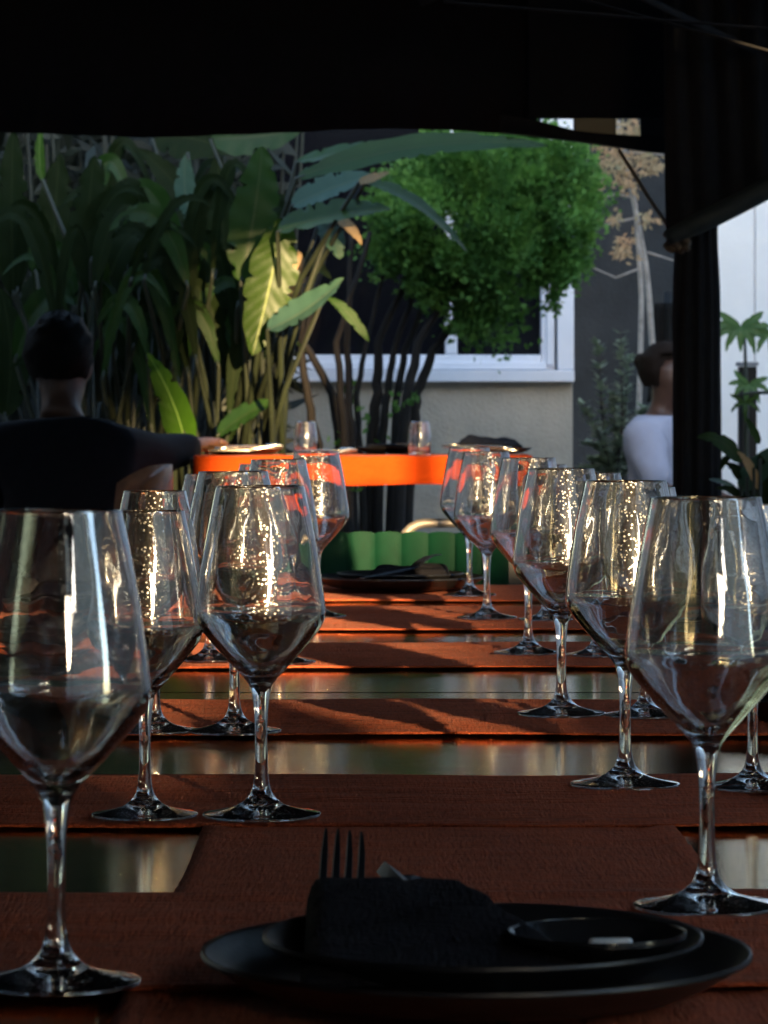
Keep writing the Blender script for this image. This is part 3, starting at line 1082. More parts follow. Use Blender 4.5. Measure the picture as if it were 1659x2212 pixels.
# beam on the right with the openings above it
v, f = [], []
bx = [1080, 1150, 1250, 1330, 1400, 1470]
for px in bx:
    py = np.interp(px, [c[0] for c in cv], [c[1] for c in cv])
    a, b = P(px, py, D), P(px, np.interp(px, [1080, 1150, 1240, 1380, 1470], [250, 262, 286, 297, 302]), D)
    for yy, z in ((-.02, a.z), (.03, a.z), (.03, b.z), (-.02, b.z)):
        v.append((a.x, yy - .03, z))
for i in range(len(bx) - 1):
    for k in range(4):
        f.append((i * 4 + k, i * 4 + 4 + k, i * 4 + 4 + (k + 1) % 4, i * 4 + (k + 1) % 4))
f += [(3, 2, 1, 0), (20, 21, 22, 23)]
meshobj('beam', v, f, CANVAS, gz)
a, b = P(1140, 257, D), P(1800, 250, D)
MB().box((a.x, -.03, a.z), (b.x, .0, 2.27), bev=.002).build('header', CANVAS, gz)
for x0, x1 in ((1238, 1330), (1382, 1490)):
    a, b = P(x0, 330, D), P(x1, 240, D)
    MB().box((a.x, -.026, a.z + .03), (b.x, -.002, b.z), bev=.002).build('strut', FRAME, gz)
# roof cloth: from the far eave up and towards the camera
GX0, GX1, RY0 = -2.8, 1.75, -6.3
v = [(GX0 + (GX1 - GX0) * i / 12, .03 + (RY0 - .03) * j / 14, 2.20 + .65 * j / 14 - .05 * math.sin(math.pi * (i % 4) / 4) * math.sin(math.pi * j / 14)) for j in range(15) for i in range(13)]
f = [(j * 13 + i, j * 13 + i + 1, j * 13 + i + 14, j * 13 + i + 13) for j in range(14) for i in range(12)]
ro = meshobj('roof_cloth', v, f, CANVAS, gz)
md = ro.modifiers.new('t', 'SOLIDIFY')
md.thickness = .006
for (p, q) in (((.2, -.02, 2.16), (GX1 * .3, -2.0, 2.9)), ((1.5, -.3, 2.14), (.3, -3.4, 2.3)), ((1.55, -3.6, 2.3), (.1, -.5, 2.12)), ((GX1 - .1, RY0 + .1, 2.78), (GX1 - .1, -.1, 2.16)),
               ((.25, -2.2, 2.08), (1.05, -.35, 1.98)), ((.15, -4.2, 1.66 + .02), (.75, -4.2, 1.64))):
    if q[2] < 1.7: continue
    MB().tube([p, q], .009, 8).build('strut', CURTAIN, gz, True)
for x, y in ((.845, -.42), (-2.6, -.2), (-2.6, -6.1), (1.66, -6.1)):
    MB().box((x - .03, y - .03, 0), (x + .03, y + .03, 2.16), bev=.004).build('post', FRAME, gz)

# two light rails under the roof on the right (truss bars catching light)
for (a, b, d0, d1) in (((960, 4), (1659, 62), 5.3, 5.5), ((1150, -30), (1700, 120), 5.6, 5.7)):
    p, q = P(a[0], a[1], d0), P(b[0], b[1], d1)
    p.y -= 9.8; q.y -= 9.8
    e = Vector((1.66, q.y, q.z + (q.z - p.z) / (q.x - p.x) * (1.66 - q.x)))
    MB().tube([Vector((p.x - .02, p.y, 2.68)), p + Vector((0, 0, .03)), p, q, e], .0026, 8).build('rail', CURTAIN, gz, True)

# unseen near gazebo, added to shade the long tables
unseen_gazebo = thing('gazebo', 'unseen black canvas gazebo added to shade the long tables', 'gazebo', (0, 1.0, 0))
v = [(-1.9, 2.4, 2.36), (1.2, 2.4, 2.36), (1.2, -2.4, 2.3), (-1.9, -2.4, 2.3), (-.4, 1.4, 2.9), (-.4, -1.4, 2.9)]
f = [(0, 1, 4), (1, 2, 5, 4), (2, 3, 5), (3, 0, 4, 5)]
ro = meshobj('roof_cloth', v, f, CANVAS, unseen_gazebo)  # roof of the unseen gazebo, added for shade
md = ro.modifiers.new('t', 'SOLIDIFY')
md.thickness = .006
MB().box((1.195, -2.4, 2.06), (1.2, 2.4, 2.34)).build('valance', CANVAS, unseen_gazebo)  # side flap added to keep the sun off the seated man
for x, y in ((1.16, 2.34), (-1.84, 2.34), (1.16, -2.34), (-1.84, -2.34)):
    MB().box((x - .03, y - .03, 0), (x + .03, y + .03, 2.3), bev=.004).build('post', FRAME, unseen_gazebo)


def unseen_curtain(x0, y0, x1, y1, label, z1=2.32):
    """pleated hanging panel between two points"""
    L = math.hypot(x1 - x0, y1 - y0)
    n = int(L / .02)
    dx, dy = (x1 - x0) / L, (y1 - y0) / L
    v, f = [], []
    for i in range(n + 1):
        a = i / n * L
        for z, k in ((.02, 1.2), (1.2, 1), (z1, .7)):
            w = (.03 * math.sin(a * 46) + .012 * math.sin(a * 17)) * k
            v.append((dx * a - dy * w, dy * a + dx * w, z))
    for i in range(n):
        for k in range(2):
            a = i * 3 + k
            f.append((a, a + 3, a + 4, a + 1))
    o = meshobj('unseen_curtain', v, f, CURTAIN, None, True)
    o.location = (x0, y0, 0)
    o.modifiers.new('t', 'SOLIDIFY').thickness = .003
    return tag(o, label, 'curtain')


unseen_curtain(-1.86, -1.3, -1.86, 3.3, 'unseen black side curtain added to darken the long tables')  # added out of view to cut the light on the near table
unseen_curtain(-1.8, -1.36, .80, -1.36, 'unseen black back curtain added to block light at the gazebo end')  # added behind the camera to block light from the rear

# gathered curtain round the post
cu = thing('curtain', 'black curtain gathered round the gazebo post and swept to one side', 'curtain', (P(1508, 0, 9.35).x, 9.35, 0))
v, f = [], []
nz, nt_ = 50, 72
hw = 52 / 1659 * 9.35 / FW
for j in range(nz + 1):
    z = 2.22 * j / nz
    tie = 1 - .10 * math.exp(-((z - 1.50) / .1) ** 2)
    for k in range(nt_):
        a = 2 * math.pi * k / nt_
        fold = math.sin(a * 11 + .6 * math.sin(z * 3)) * .10 + .05 * math.sin(a * 5 + z)
        r = hw * tie * (1 + fold * .9) * .93
        v.append((r * math.cos(a) - .004 * z, r * .9 * math.sin(a), z + .01))
for j in range(nz):
    for k in range(nt_):
        k2 = (k + 1) % nt_
        f.append((j * nt_ + k, j * nt_ + k2, (j + 1) * nt_ + k2, (j + 1) * nt_ + k))
f.append(tuple(range(nt_ - 1, -1, -1)))
f.append(tuple(nz * nt_ + k for k in range(nt_)))
meshobj('gathered_cloth', v, f, CURTAIN, cu, True)
# swag to the right: its lower hem rises away from the post
v, f = [], []
nu, nv = 70, 16
ox = cu.location.x
for i in range(nu + 1):
    s = i / nu
    px = 1440 + s * 420
    pyb = 530 - s * 214 + 5 * math.sin(s * 3.1)
    pb = P(px, pyb, 9.30)
    for j in range(nv + 1):
        t = j / nv
        z = pb.z + (2.18 - pb.z) * t
        yy = .022 * math.sin(px * .11 + t * 2) * (0.4 + .6 * t) + .012 * math.sin(px * .045)
        roll = -.03 * math.exp(-(t / .12) ** 2)
        v.append((pb.x - ox, -.05 + yy * .8 + roll, z))
for i in range(nu):
    for j in range(nv):
        a = i * (nv + 1) + j
        f.append((a, a + 1, a + nv + 2, a + nv + 1))
sw = meshobj('swag', v, f, CURTAIN, cu, True)
md = sw.modifiers.new('t', 'SOLIDIFY')
md.thickness = .008
# rolled hem of the swag
hem = []
for i in range(24):
    s = i / 23
    px = 1440 + s * 300
    pyb = 515 - s * 153 + 4 * math.sin(s * 3.1)
    q = P(px, pyb, 9.2)
    hem.append((q.x - ox, q.y - 9.35 - .0, q.z))
HEM = M('olive_hem', (0.012, 0.014, 0.009), 0.75, noise=0.3, nscale=30)
MB().tube(hem, [.020 + .008 * min(1, i / 6) for i in range(24)], 12).build('rolled_hem', HEM, cu, True)
KNOT = M('rope_knot', (0.09, 0.055, 0.025), 0.8, noise=0.4, nscale=60, bump=.004, bscale=80)
kp = P(1462, 522, 9.22)
mb = MB()
for k in range(9):
    a = k * .7
    q = Vector((kp.x - ox + .02 * math.cos(a * 2.3), kp.y - 9.35 + .012 * math.sin(a * 1.7), kp.z + .016 * math.sin(a)))
    mb.tube([q + Vector((-.014, 0, .008)), q, q + Vector((.012, -.006, -.012))], [.006, .012, .007], 8)
mb.build('tie_knot', KNOT, cu, True)
# guy rope from the beam to the post
p, q = P(1338, 325, 9.7), P(1462, 515, 9.28)
MB().tube([p, (p + q) / 2 + Vector((0, 0, -.006)), q], .0055, 8).build('guy_rope', KNOT)
tag(bpy.data.objects['guy_rope'], 'thin dark guy rope slanting from the gazebo beam to the curtain', 'rope')

# closed black parasol behind, with its slim pole
pa = thing('folded_parasol', 'folded black parasol standing behind the seated person', 'parasol', (P(1442, 0, 15.4).x, 15.4, 0))
v, f = [], []
z0, z1 = P(0, 770, 15.4).z, P(0, 655, 15.4).z
for j in range(14):
    t = j / 13
    z = z0 - .2 + (z1 - z0 + .2) * t
    r0 = .075 * (1 - .35 * t)
    for k in range(48):
        a = k / 48 * 6.283
        r = r0 * (1 + .22 * math.cos(a * 8))
        v.append((r * math.cos(a), r * math.sin(a), z))
for j in range(13):
    for k in range(48):
        k2 = (k + 1) % 48
        f.append((j * 48 + k, j * 48 + k2, (j + 1) * 48 + k2, (j + 1) * 48 + k))
f.append(tuple(13 * 48 + k for k in range(48)))
f.append(tuple(range(47, -1, -1)))
meshobj('folded_cloth', v, f, CURTAIN, pa, True)
MB().tube([(0, 0, 0), (0, 0, z1 + .05)], .018, 10).build('pole', FRAME, pa, True)
MB().lathe([(0, 0), (.22, 0), (.22, .03), (.05, .06), (0, .06)], 32).build('base', FRAME, pa)


# ------------------------------------------------------------------ foliage
def bez(p, t):
    p = [Vector(q) for q in p]
    if len(p) == 3:
        return p[0] * (1 - t) ** 2 + p[1] * 2 * t * (1 - t) + p[2] * t * t
    return p[0] * (1 - t) + p[-1] * t


def blade(pts, w, mat, parent, org, face=(0, -1, 0.25), cup=0.12, wavy=0.05, name='leaf', shape=0.8, nu=40, nv=8, seed=0, twist=0.0):
    """leaf blade along a curve; half width w; face = the way its upper side looks"""
    r = random.Random(seed)
    fc = Vector(face).normalized()
    v, f, uv = [], [], []
    ph = r.uniform(0, 6)
    nick = [[1.0] * (nu + 1), [1.0] * (nu + 1)]
    for q in range(int(nu * .28)):
        nick[r.randrange(2)][r.randrange(3, nu)] = r.uniform(.45, .9)
    for i in range(nu + 1):
        t = i / nu
        c = bez(pts, t)
        tg = (bez(pts, min(1, t + .02)) - bez(pts, max(0, t - .02))).normalized()
        fcc = Matrix.Rotation(twist * (t - .5), 3, tg) @ fc
        sd_ = tg.cross(fcc).normalized()
        nm = sd_.cross(tg).normalized()
        prof = (math.sin(math.pi * min(1, t ** shape)) ** .62) * (1 - .15 * t)
        if t > .999 or t < .001: prof = 0.01
        for k in range(nv + 1):
            s = k / nv * 2 - 1
            hw = w * prof * (nick[int(s > 0)][i] if abs(s) > .8 else 1)
            edge = 1 + wavy * math.sin(t * 26 + ph + (1.3 if s > 0 else 0)) * abs(s)
            p = c + sd_ * s * hw * edge + nm * (cup * hw * abs(s) * 1.2 + wavy * .5 * w * math.sin(t * 34 + s * 3 + ph) * abs(s))
            v.append(p - org)
            uv.append((k / nv, t))
    for i in range(nu):
        for k in range(nv):
            a = i * (nv + 1) + k
            f.append((a, a + 1, a + nv + 2, a + nv + 1))
    return meshobj(name, v, f, mat, parent, True, uv)


def PX(p, d):
    return P(p[0], p[1], d)


def banana(label, foot_px, d, leaves, stems=3, group='banana plants behind the tables'):
    fx = (foot_px - 829.5) / 1659 * d / FW
    org = Vector((fx, d, 0))
    t = thing('banana_plant', label, 'plant', org, 0, group)
    for k in range(stems):
        a = Vector((random.uniform(-.08, .08), random.uniform(-.06, .06), 0))
        b = a + Vector((random.uniform(-.1, .12), random.uniform(-.05, .05), random.uniform(1.0, 1.6)))
        MB().tube([a, (a + b) / 2 + Vector((.01, 0, 0)), b], [.015, .011, .0015], 10).build('stem', BCANE, t, True)
    for i, (pp, dd, wpx, mat, face, kw) in enumerate(leaves):
        ds_ = dd if hasattr(dd, '__len__') else (dd,) * len(pp)
        pts = [PX(q, e) for q, e in zip(pp, ds_)]
        w = wpx / 1659 * ds_[0] / FW / 2
        # petiole from the clump to the leaf base
        blade(pts, w, mat, t, org, face, seed=i + int(foot_px), **kw)
        base = pts[0] - org
        if base.z > .5 and kw.get('name') is None:
            root = Vector((random.uniform(-.08, .08), random.uniform(-.05, .05), max(.2, base.z - .75)))
            mid = (root + base) / 2 + Vector((0, 0, .1))
            MB().tube([root, mid, base, pts[0] * .7 + bez(pts, .12) * .3 - org], [.011, .009, .006, .004], 8).build('petiole', CANE, t, True)
    return t


n_ = (0, -1, .3)
banana('banana plant with the broad sunlit lime leaf above the orange cloth', 560, 10.9, [
    ([(612, 470), (585, 620), (545, 768)], 10.6, 118, L_LIME, (.25, -1, .15), dict(shape=.95)),
    ([(578, 712), (660, 680), (744, 600)], 10.5, 92, L_BLUE, (-.1, -.55, .8), dict(shape=.75, cup=.2)),
    ([(700, 640), (750, 660), (797, 738)], 10.5, 28, L_GREEN, n_, dict(shape=1.3)),
    ([(520, 610), (560, 430), (566, 315)], 10.7, 112, L_GREEN, (.2, -1, .1), dict()),
    ([(600, 500), (720, 455), (845, 452)], 10.5, 96, L_GREEN, (-.1, -.6, .8), dict(cup=.25)),
    ([(630, 445), (720, 400), (808, 378)], 10.6, 84, L_BLUE, (-.1, -.7, .7), dict(cup=.2)),
    ([(775, 395), (800, 385), (842, 372)], 10.45, 22, L_DRY, n_, dict()),
    ([(790, 392), (905, 412), (1012, 548)], 10.6, 46, L_GREEN, (.5, -.6, .6), dict(shape=.7)),
    ([(640, 385), (900, 285), (1185, 315)], 10.7, 74, L_GREEN, (0, -.75, .6), dict(cup=.15)),
    ([(640, 350), (760, 320), (905, 305)], 10.8, 60, L_GREEN, (0, -.5, .8), dict()),
    ([(455, 300), (560, 300), (650, 280)], 11.0, 90, L_GREEN, (0, -1, .2), dict()),
    ([(690, 480), (720, 500), (735, 560)], 10.7, 66, L_BLUE, (.3, -.8, .5), dict()),
    ([(720, 470), (760, 480), (782, 530)], 10.6, 26, L_DRY, n_, dict()),
    ([(640, 540), (625, 620), (612, 690)], 10.8, 60, L_DRY, (.4, -1, 0), dict(cup=.4)),
], 5)
banana('banana plant with a silvery hanging leaf behind the man in black', 400, 11.2, [
    ([(405, 330), (385, 420), (425, 495)], 11.0, 56, L_BLUE, (.5, -1, 0), dict(shape=1.1)),
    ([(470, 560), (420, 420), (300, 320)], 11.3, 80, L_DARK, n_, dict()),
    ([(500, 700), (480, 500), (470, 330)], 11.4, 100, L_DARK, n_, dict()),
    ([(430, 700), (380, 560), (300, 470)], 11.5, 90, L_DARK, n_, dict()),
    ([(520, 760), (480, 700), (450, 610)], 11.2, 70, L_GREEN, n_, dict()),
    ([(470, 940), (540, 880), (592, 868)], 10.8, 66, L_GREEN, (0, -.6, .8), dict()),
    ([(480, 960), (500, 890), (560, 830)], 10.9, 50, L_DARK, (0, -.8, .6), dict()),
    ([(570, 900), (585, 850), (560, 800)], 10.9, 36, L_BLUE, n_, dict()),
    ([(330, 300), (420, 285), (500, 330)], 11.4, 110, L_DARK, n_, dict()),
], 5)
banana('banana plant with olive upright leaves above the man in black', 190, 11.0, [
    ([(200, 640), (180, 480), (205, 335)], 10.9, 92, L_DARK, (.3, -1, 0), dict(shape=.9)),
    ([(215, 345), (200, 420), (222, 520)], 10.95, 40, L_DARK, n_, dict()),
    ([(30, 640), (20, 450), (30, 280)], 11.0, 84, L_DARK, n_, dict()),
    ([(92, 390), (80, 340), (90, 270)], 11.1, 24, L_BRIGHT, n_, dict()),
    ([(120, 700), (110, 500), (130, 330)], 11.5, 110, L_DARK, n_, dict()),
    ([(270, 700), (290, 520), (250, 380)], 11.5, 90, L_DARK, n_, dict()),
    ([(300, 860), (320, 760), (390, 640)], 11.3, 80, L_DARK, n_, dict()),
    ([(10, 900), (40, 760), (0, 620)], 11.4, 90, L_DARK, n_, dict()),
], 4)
mix = random.Random(5)
for q, (lab, fpx) in enumerate((('banana plant with narrow dark arching leaves beside the silvery leaf', 470), ('banana plant with narrow dark arching leaves above the head of the man in black', 130), ('banana plant with drooping dark leaves next to the fence', 300), ('slender banana plant with many narrow blades beside the lime leaf', 420), ('slender banana plant with many narrow blades above the man in black', 230))):
    lv = []
    for k in range(15):
        bx_ = fpx + mix.uniform(-110, 110)
        by_ = mix.uniform(560, 940)
        dx = mix.choice((-1, 1)) * mix.uniform(60, 190)
        hgt = mix.uniform(140, 330)
        dd = mix.uniform(10.75, 11.6)
        lv.append(([(bx_, by_), (bx_ + dx * .35, by_ - hgt * 1.35), (bx_ + dx, by_ - hgt * mix.uniform(.35, .95))], dd, mix.uniform(36, 74) if q < 3 else mix.uniform(20, 40),
                   mix.choice((L_DARK, L_DARK, L_DARK, L_GREEN) if q < 3 else (L_DARK, L_DARK, L_DARK, L_GREEN)), (mix.uniform(-.6, .6), -1, mix.uniform(-.1, .8)), dict(cup=mix.uniform(.1, .35), twist=mix.uniform(-.9, .9), shape=mix.uniform(.7, 1.0))))
    banana(lab, fpx, 11.2, lv, 3)
sp = thing('broadleaf_sprout', 'single bright green pointed leaf rising beside the man in black', 'plant', (P(400, 0, 10.1).x, 10.1, 0))
so = Vector(sp.location)
blade([P(402, 978, 10.1), P(392, 880, 10.05), P(318, 762, 10.1)], 78 / 1659 * 10.1 / FW / 2, L_BRIGHT, sp, so, (-.35, -1, .1), shape=.72, wavy=.03)
MB().tube([(0, 0, 0), (.0, 0, .5), P(402, 978, 10.1) - so, P(398, 930, 10.08) - so], [.012, .01, .007, .003], 8).build('stem', CANE, sp, True)

# dark bamboo thicket behind the banana plants
bt = thing('bamboo_thicket', 'dark bamboo thicket behind the banana plants', 'bamboo', (-.9, 12.0, 0))
for k in range(60):
    px = random.uniform(-60, 610)
    d = random.uniform(11.6, 12.6)
    x = (px - 829.5) / 1659 * d / FW + .9
    lean = random.uniform(-.18, .18)
    h = random.uniform(1.9, 2.9)
    MB().tube([(x, d - 12, 0), (x + lean * .45, d - 12, h * .5), (x + lean, d - 12, h)], [random.uniform(.006, .014)] * 2 + [.004], 7, cap=False).build('cane', BCANE, bt, True)
v, f = [], []
for k in range(5200):
    px = random.uniform(-80, 590)
    py = random.uniform(230, 1000)
    d = random.uniform(11.7, 12.9)
    c = P(px, py, d) - Vector((-.9, 12, 0))
    a = Vector((random.uniform(-1, 1), random.uniform(-.5, .5), random.uniform(-1.4, .4))).normalized()
    b = a.cross(Vector((random.uniform(-.4, .4), -1, random.uniform(-.4, .4)))).normalized()
    L, w = random.uniform(.08, .2), random.uniform(.008, .02)
    n = len(v)
    v += [c, c + a * L * .4 + b * w, c + a * L, c + a * L * .4 - b * w]
    f.append((n, n + 1, n + 2, n + 3))
o = meshobj('foliage', v, f, DARKLEAF, bt)
o['kind'] = 'stuff'
fe = thing('timber_fence', 'black timber fence behind the bamboo thicket', 'fence', (-2.3, 12.97, 0))
for k in range(26):
    x0 = -2.3 + k * .15
    MB().box((x0 + .004, -.02 + .004 * (k % 2), 0), (x0 + .146, .006, 3.1), bev=.003).build('plank', FRAME, fe)

# multi-stem conifer clipped to a ball
cd = 11.6
cx = P(1050, 0, cd).x
ct = thing('conifer_tree', 'clipped green conifer with bare dark stems before the white window', 'tree', (cx - .18, cd, 0))
co = Vector(ct.location)
stems = [((735, 985), (720, 850), (655, 740), (700, 560)), ((690, 985), (665, 860), (650, 740), (668, 600)), ((750, 990), (735, 860), (728, 740), (800, 500)),
         ((780, 990), (770, 860), (790, 740), (860, 480)), ((800, 990), (815, 850), (815, 740), (900, 560)), ((850, 985), (858, 850), (880, 740), (960, 560)),
         ((868, 985), (880, 860), (905, 740), (985, 600)), ((820, 985), (835, 870), (850, 760), (930, 520)), ((890, 940), (900, 850), (935, 760), (1010, 650)),
         ((760, 960), (752, 860), (750, 740), (760, 480))]
for k, s in enumerate(stems):
    dd = cd + random.uniform(-.12, .12)
    pts = [Vector((P(s[0][0] * .5 + 800 * .5, 0, dd).x, dd, 0)) - co] + [P(q[0], q[1], dd) - co for q in s]
    r0 = random.uniform(.013, .026)
    full = []
    for i in range(len(pts) - 1):
        for t in np.linspace(0, 1, 5, endpoint=False):
            w_ = Vector((random.uniform(-.004, .004), random.uniform(-.004, .004), 0))
            full.append(pts[i].lerp(pts[i + 1], t) + w_)
    full.append(pts[-1])
    MB().tube(full, [r0 * (1 - .6 * i / len(full)) for i in range(len(full))], 8).build('trunk', BARK, ct, True)
clumps = []
outline = [(1050, 470, 225, 165), (950, 480, 130, 130), (1175, 430, 105, 120), (880, 540, 60, 60), (1100, 600, 110, 80), (1010, 640, 70, 60), (900, 580, 60, 50), (1195, 540, 45, 50), (1060, 690, 50, 50), (1225, 470, 48, 90), (1080, 360, 180, 70)]
crown_v, crown_f = [], []


def spray(c, nd, s, V, Fc):
    """a flat fan of scaly twigs that grows outwards along nd"""
    side = nd.cross(Vector((random.uniform(-1, 1), random.uniform(-1, 1), random.uniform(-.3, 1)))).normalized()
    for q in (-.85, -.4, 0, .4, .85):
        dr = (nd * math.cos(q) + side * math.sin(q)).normalized()
        ln = s * (1 - .28 * abs(q)) * random.uniform(.8, 1.15)
        wv = dr.cross(side.cross(nd)).normalized() * s * .11
        n = len(V)
        V += [c - wv * .5, c + dr * ln * .55 - wv, c + dr * ln, c + dr * ln * .55 + wv]
        Fc.append((n, n + 1, n + 2, n + 3))


for k in range(330):
    ell = random.choices(outline, [e[2] * e[3] for e in outline])[0]
    while True:
        q = Vector((random.uniform(-1, 1), random.uniform(-1, 1), random.uniform(-1, 1)))
        if .35 < q.length < 1: break
    q = q.normalized() * (q.length ** .45) * random.choice((1, 1, 1, 1.07, 1.13))
    dy = q.y * .32 * (ell[2] / 235) ** .6
    c = P(ell[0] + q.x * ell[2], ell[1] - q.z * ell[3], cd) + Vector((0, dy, 0))
    clumps.append((c, Vector((q.x, q.y, q.z * .9 + .15)).normalized()))
for c, nd in clumps:
    sz = random.uniform(.022, .068)
    for j in range(int(40 + sz * 1500)):
        off = Vector((random.gauss(0, 1), random.gauss(0, 1), random.gauss(0, 1))) * sz * .62
        dr = (nd + off.normalized() * .9 + Vector((0, 0, .25))).normalized()
        spray(c + off - co, dr, random.uniform(.013, .027), crown_v, crown_f)
# low tufts on the stems and at the foot
for k in range(12):
    s = random.choice(stems)
    q = s[random.choice((0, 0, 1))]
    c = P(q[0] + random.gauss(0, 26), q[1] + random.gauss(0, 30), cd + random.uniform(-.1, .1))
    for j in range(7):
        off = Vector((random.gauss(0, .018), random.gauss(0, .018), random.gauss(0, .022)))
        spray(c + off - co, Vector((random.uniform(-1, 1), -.4, random.uniform(-.2, 1))).normalized(), random.uniform(.018, .032), crown_v, crown_f)
o = meshobj('crown', crown_v, crown_f, CONIF, ct)

# grey-green shrub before the charcoal wall
sd_d = 14.2
sh = thing('shrub', 'grey green shrub with upright leafy shoots before the charcoal wall', 'shrub', (P(1335, 0, sd_d).x, sd_d, 0))
sO = Vector(sh.location)
v, f = [], []
shoots = [((1330, 1040), (1345, 900), (1340, 710)), ((1320, 1040), (1300, 880), (1292, 740)), ((1330, 1040), (1290, 930), (1255, 870)), ((1340, 1040), (1370, 930), (1392, 880)),
          ((1330, 1040), (1310, 960), (1262, 960)), ((1340, 1040), (1360, 960), (1390, 970)), ((1330, 1040), (1330, 940), (1325, 850)), ((1325, 1040), (1300, 980), (1275, 1000)), ((1335, 1040), (1365, 1000), (1400, 1010)),
          ((1330, 1040), (1280, 1000), (1258, 1020)), ((1330, 1040), (1352, 860), (1360, 770))]
for s in shoots:
    dd = sd_d + random.uniform(-.12, .12)
    pts = [P(q[0], q[1], dd) - sO for q in s]
    MB().tube([Vector((pts[0].x * .3, 0, 0)), pts[0], pts[1], pts[2]], [.008, .007, .005, .002], 7).build('stem', BARK, sh, True)
    for k in range(52):
        t = random.uniform(.1, 1)
        c = bez(pts, t)
        for j in range(4):
            a = random.uniform(0, 6.28)
            dr = Vector((math.cos(a), math.sin(a), random.uniform(-.1, .8))).normalized()
            sd2 = dr.cross(Vector((0, 0, 1))).normalized() * random.uniform(.007, .011)
            L = random.uniform(.03, .055)
            n = len(v)
            v += [c, c + dr * L * .5 + sd2, c + dr * L, c + dr * L * .5 - sd2]
            f.append((n, n + 1, n + 2, n + 3))
o = meshobj('foliage', v, f, SHRUB, sh)

# bare climber with clusters of dry leaves
cl_d = 14.9
cl = thing('dry_climber', 'pale bare climber with clusters of dry orange leaves on the charcoal wall', 'climber', (P(1380, 0, cl_d).x, cl_d, 0))
lO = Vector(cl.location)
paths = [[(1375, 1060), (1378, 950), (1383, 800), (1386, 640), (1380, 540), (1372, 440), (1350, 350), (1335, 260)],
         [(1412, 780), (1402, 640), (1395, 570), (1378, 480), (1358, 380), (1345, 300), (1300, 240)]]
for i, pth in enumerate(paths):
    pts = [P(q[0], q[1], cl_d + .03 * i) - lO for q in pth]
    if i == 0: pts = [Vector((0, 0, 0))] + pts
    full = []
    for a, b in zip(pts[:-1], pts[1:]):
        full += [a.lerp(b, t) for t in (0, .33, .66)]
    full.append(pts[-1])
    MB().tube(full, [.013 - .005 * k / len(full) for k in range(len(full))], 8).build('stem', PALEBARK, cl, True)
for pth in ([(1381, 580), (1330, 600), (1262, 570)], [(1398, 545), (1430, 555), (1462, 565)], [(1376, 470), (1330, 480), (1290, 490)], [(1362, 425), (1330, 420), (1290, 430)], [(1350, 340), (1310, 360), (1290, 340)], [(1350, 330), (1400, 330), (1440, 335)]):
    MB().tube([P(q[0], q[1], cl_d) - lO for q in pth], [.006, .005, .003], 6).build('twig', PALEBARK, cl, True)
v, f = [], []
for (px, py, sp_, n0) in ((1320, 345, 30, 30), (1345, 370, 24, 22), (1300, 370, 18, 16), (1390, 345, 30, 26), (1410, 350, 20, 14), (1345, 540, 20, 16), (1400, 470, 14, 10), (1330, 470, 16, 9), (1360, 270, 30, 30), (1290, 410, 16, 10), (1230, 262, 30, 24), (1330, 300, 30, 20), (1355, 520, 16, 8), (1360, 400, 20, 10)):
    for k in range(n0 * 3):
        c = P(px + random.gauss(0, sp_ * .6), py + random.gauss(0, sp_ * .5), cl_d - .05 + random.uniform(-.06, .06)) - lO
        dr = Vector((random.uniform(-.8, .8), random.uniform(-.6, .3), random.uniform(-1.1, .3))).normalized()
        sd2 = dr.cross(Vector((random.uniform(-.4, .4), -1, .2))).normalized() * random.uniform(.004, .008)
        L = random.uniform(.022, .045)
        n = len(v)
        v += [c, c + dr * L * .5 + sd2, c + dr * L, c + dr * L * .5 - sd2]
        f.append((n, n + 1, n + 2, n + 3))
meshobj('foliage', v, f, DRYLEAF, cl)

# slashed-leaf plants at the right edge
L_MON = leaf_mat('slashed_leaf', (0.055, 0.12, 0.025), (0.10, 0.19, 0.05), (0.18, 0.24, 0.10), 0.35, veins=6)


def slashed(parent, org, c, span, n, mat, tilt, dd, seed):
    """fingers that hang in an arc from one point"""
    r = random.Random(seed)
    for k in range(n):
        a = math.pi * (-.15 + 1.3 * k / (n - 1)) + tilt
        e = (c[0] + math.cos(a) * span * r.uniform(.85, 1.1), c[1] + math.sin(a) * span * r.uniform(.9, 1.2))
        m = (c[0] + math.cos(a) * span * .7 + 0, c[1] + math.sin(a) * span * .35 - span * .15)
        blade([PX(c, dd), PX(m, dd - .02), PX(e, dd - .01)], span * .16 / 1659 * dd / FW, mat, parent, org, (0, -1, .35), nu=12, nv=4, seed=seed + k, wavy=.03)


wp = thing('climbing_pole', 'slim black pole with slashed green leaves before the white wall', 'pole', (P(1614, 0, 12.4).x, 12.4, 0))
hw2 = 19 / 1659 * 12.4 / FW
MB().box((-hw2, -hw2, 0), (hw2, hw2, P(0, 792, 12.4).z), bev=.004).build('shaft', FRAME, wp)
MB().box((-hw2 * 1.2, -hw2 * 1.2, P(0, 792, 12.4).z + .002), (hw2 * 1.2, hw2 * 1.2, P(0, 782, 12.4).z), bev=.004).build('cap', M('grey_cap', (.3, .3, .31), .5), wp)
mn = thing('slashed_leaf_plant', 'slashed leaf plant climbing the slim black pole', 'plant', (P(1610, 0, 12.25).x, 12.25, 0))
mO = Vector(mn.location)
MB().tube([(0, 0, 0), (.005, 0, .5), P(1612, 850, 12.25) - mO, P(1608, 700, 12.25) - mO], [.01, .01, .008, .004], 8).build('stem', CANE, mn, True)
slashed(mn, mO, (1600, 705), 62, 9, L_MON, 0, 12.2, 1)
slashed(mn, mO, (1665, 720), 50, 7, L_MON, 0, 12.2, 14)
slashed(mn, mO, (1618, 830), 46, 7, L_MON, .2, 12.2, 25)
slashed(mn, mO, (1610, 870), 36, 5, L_LIME, .0, 12.18, 35)
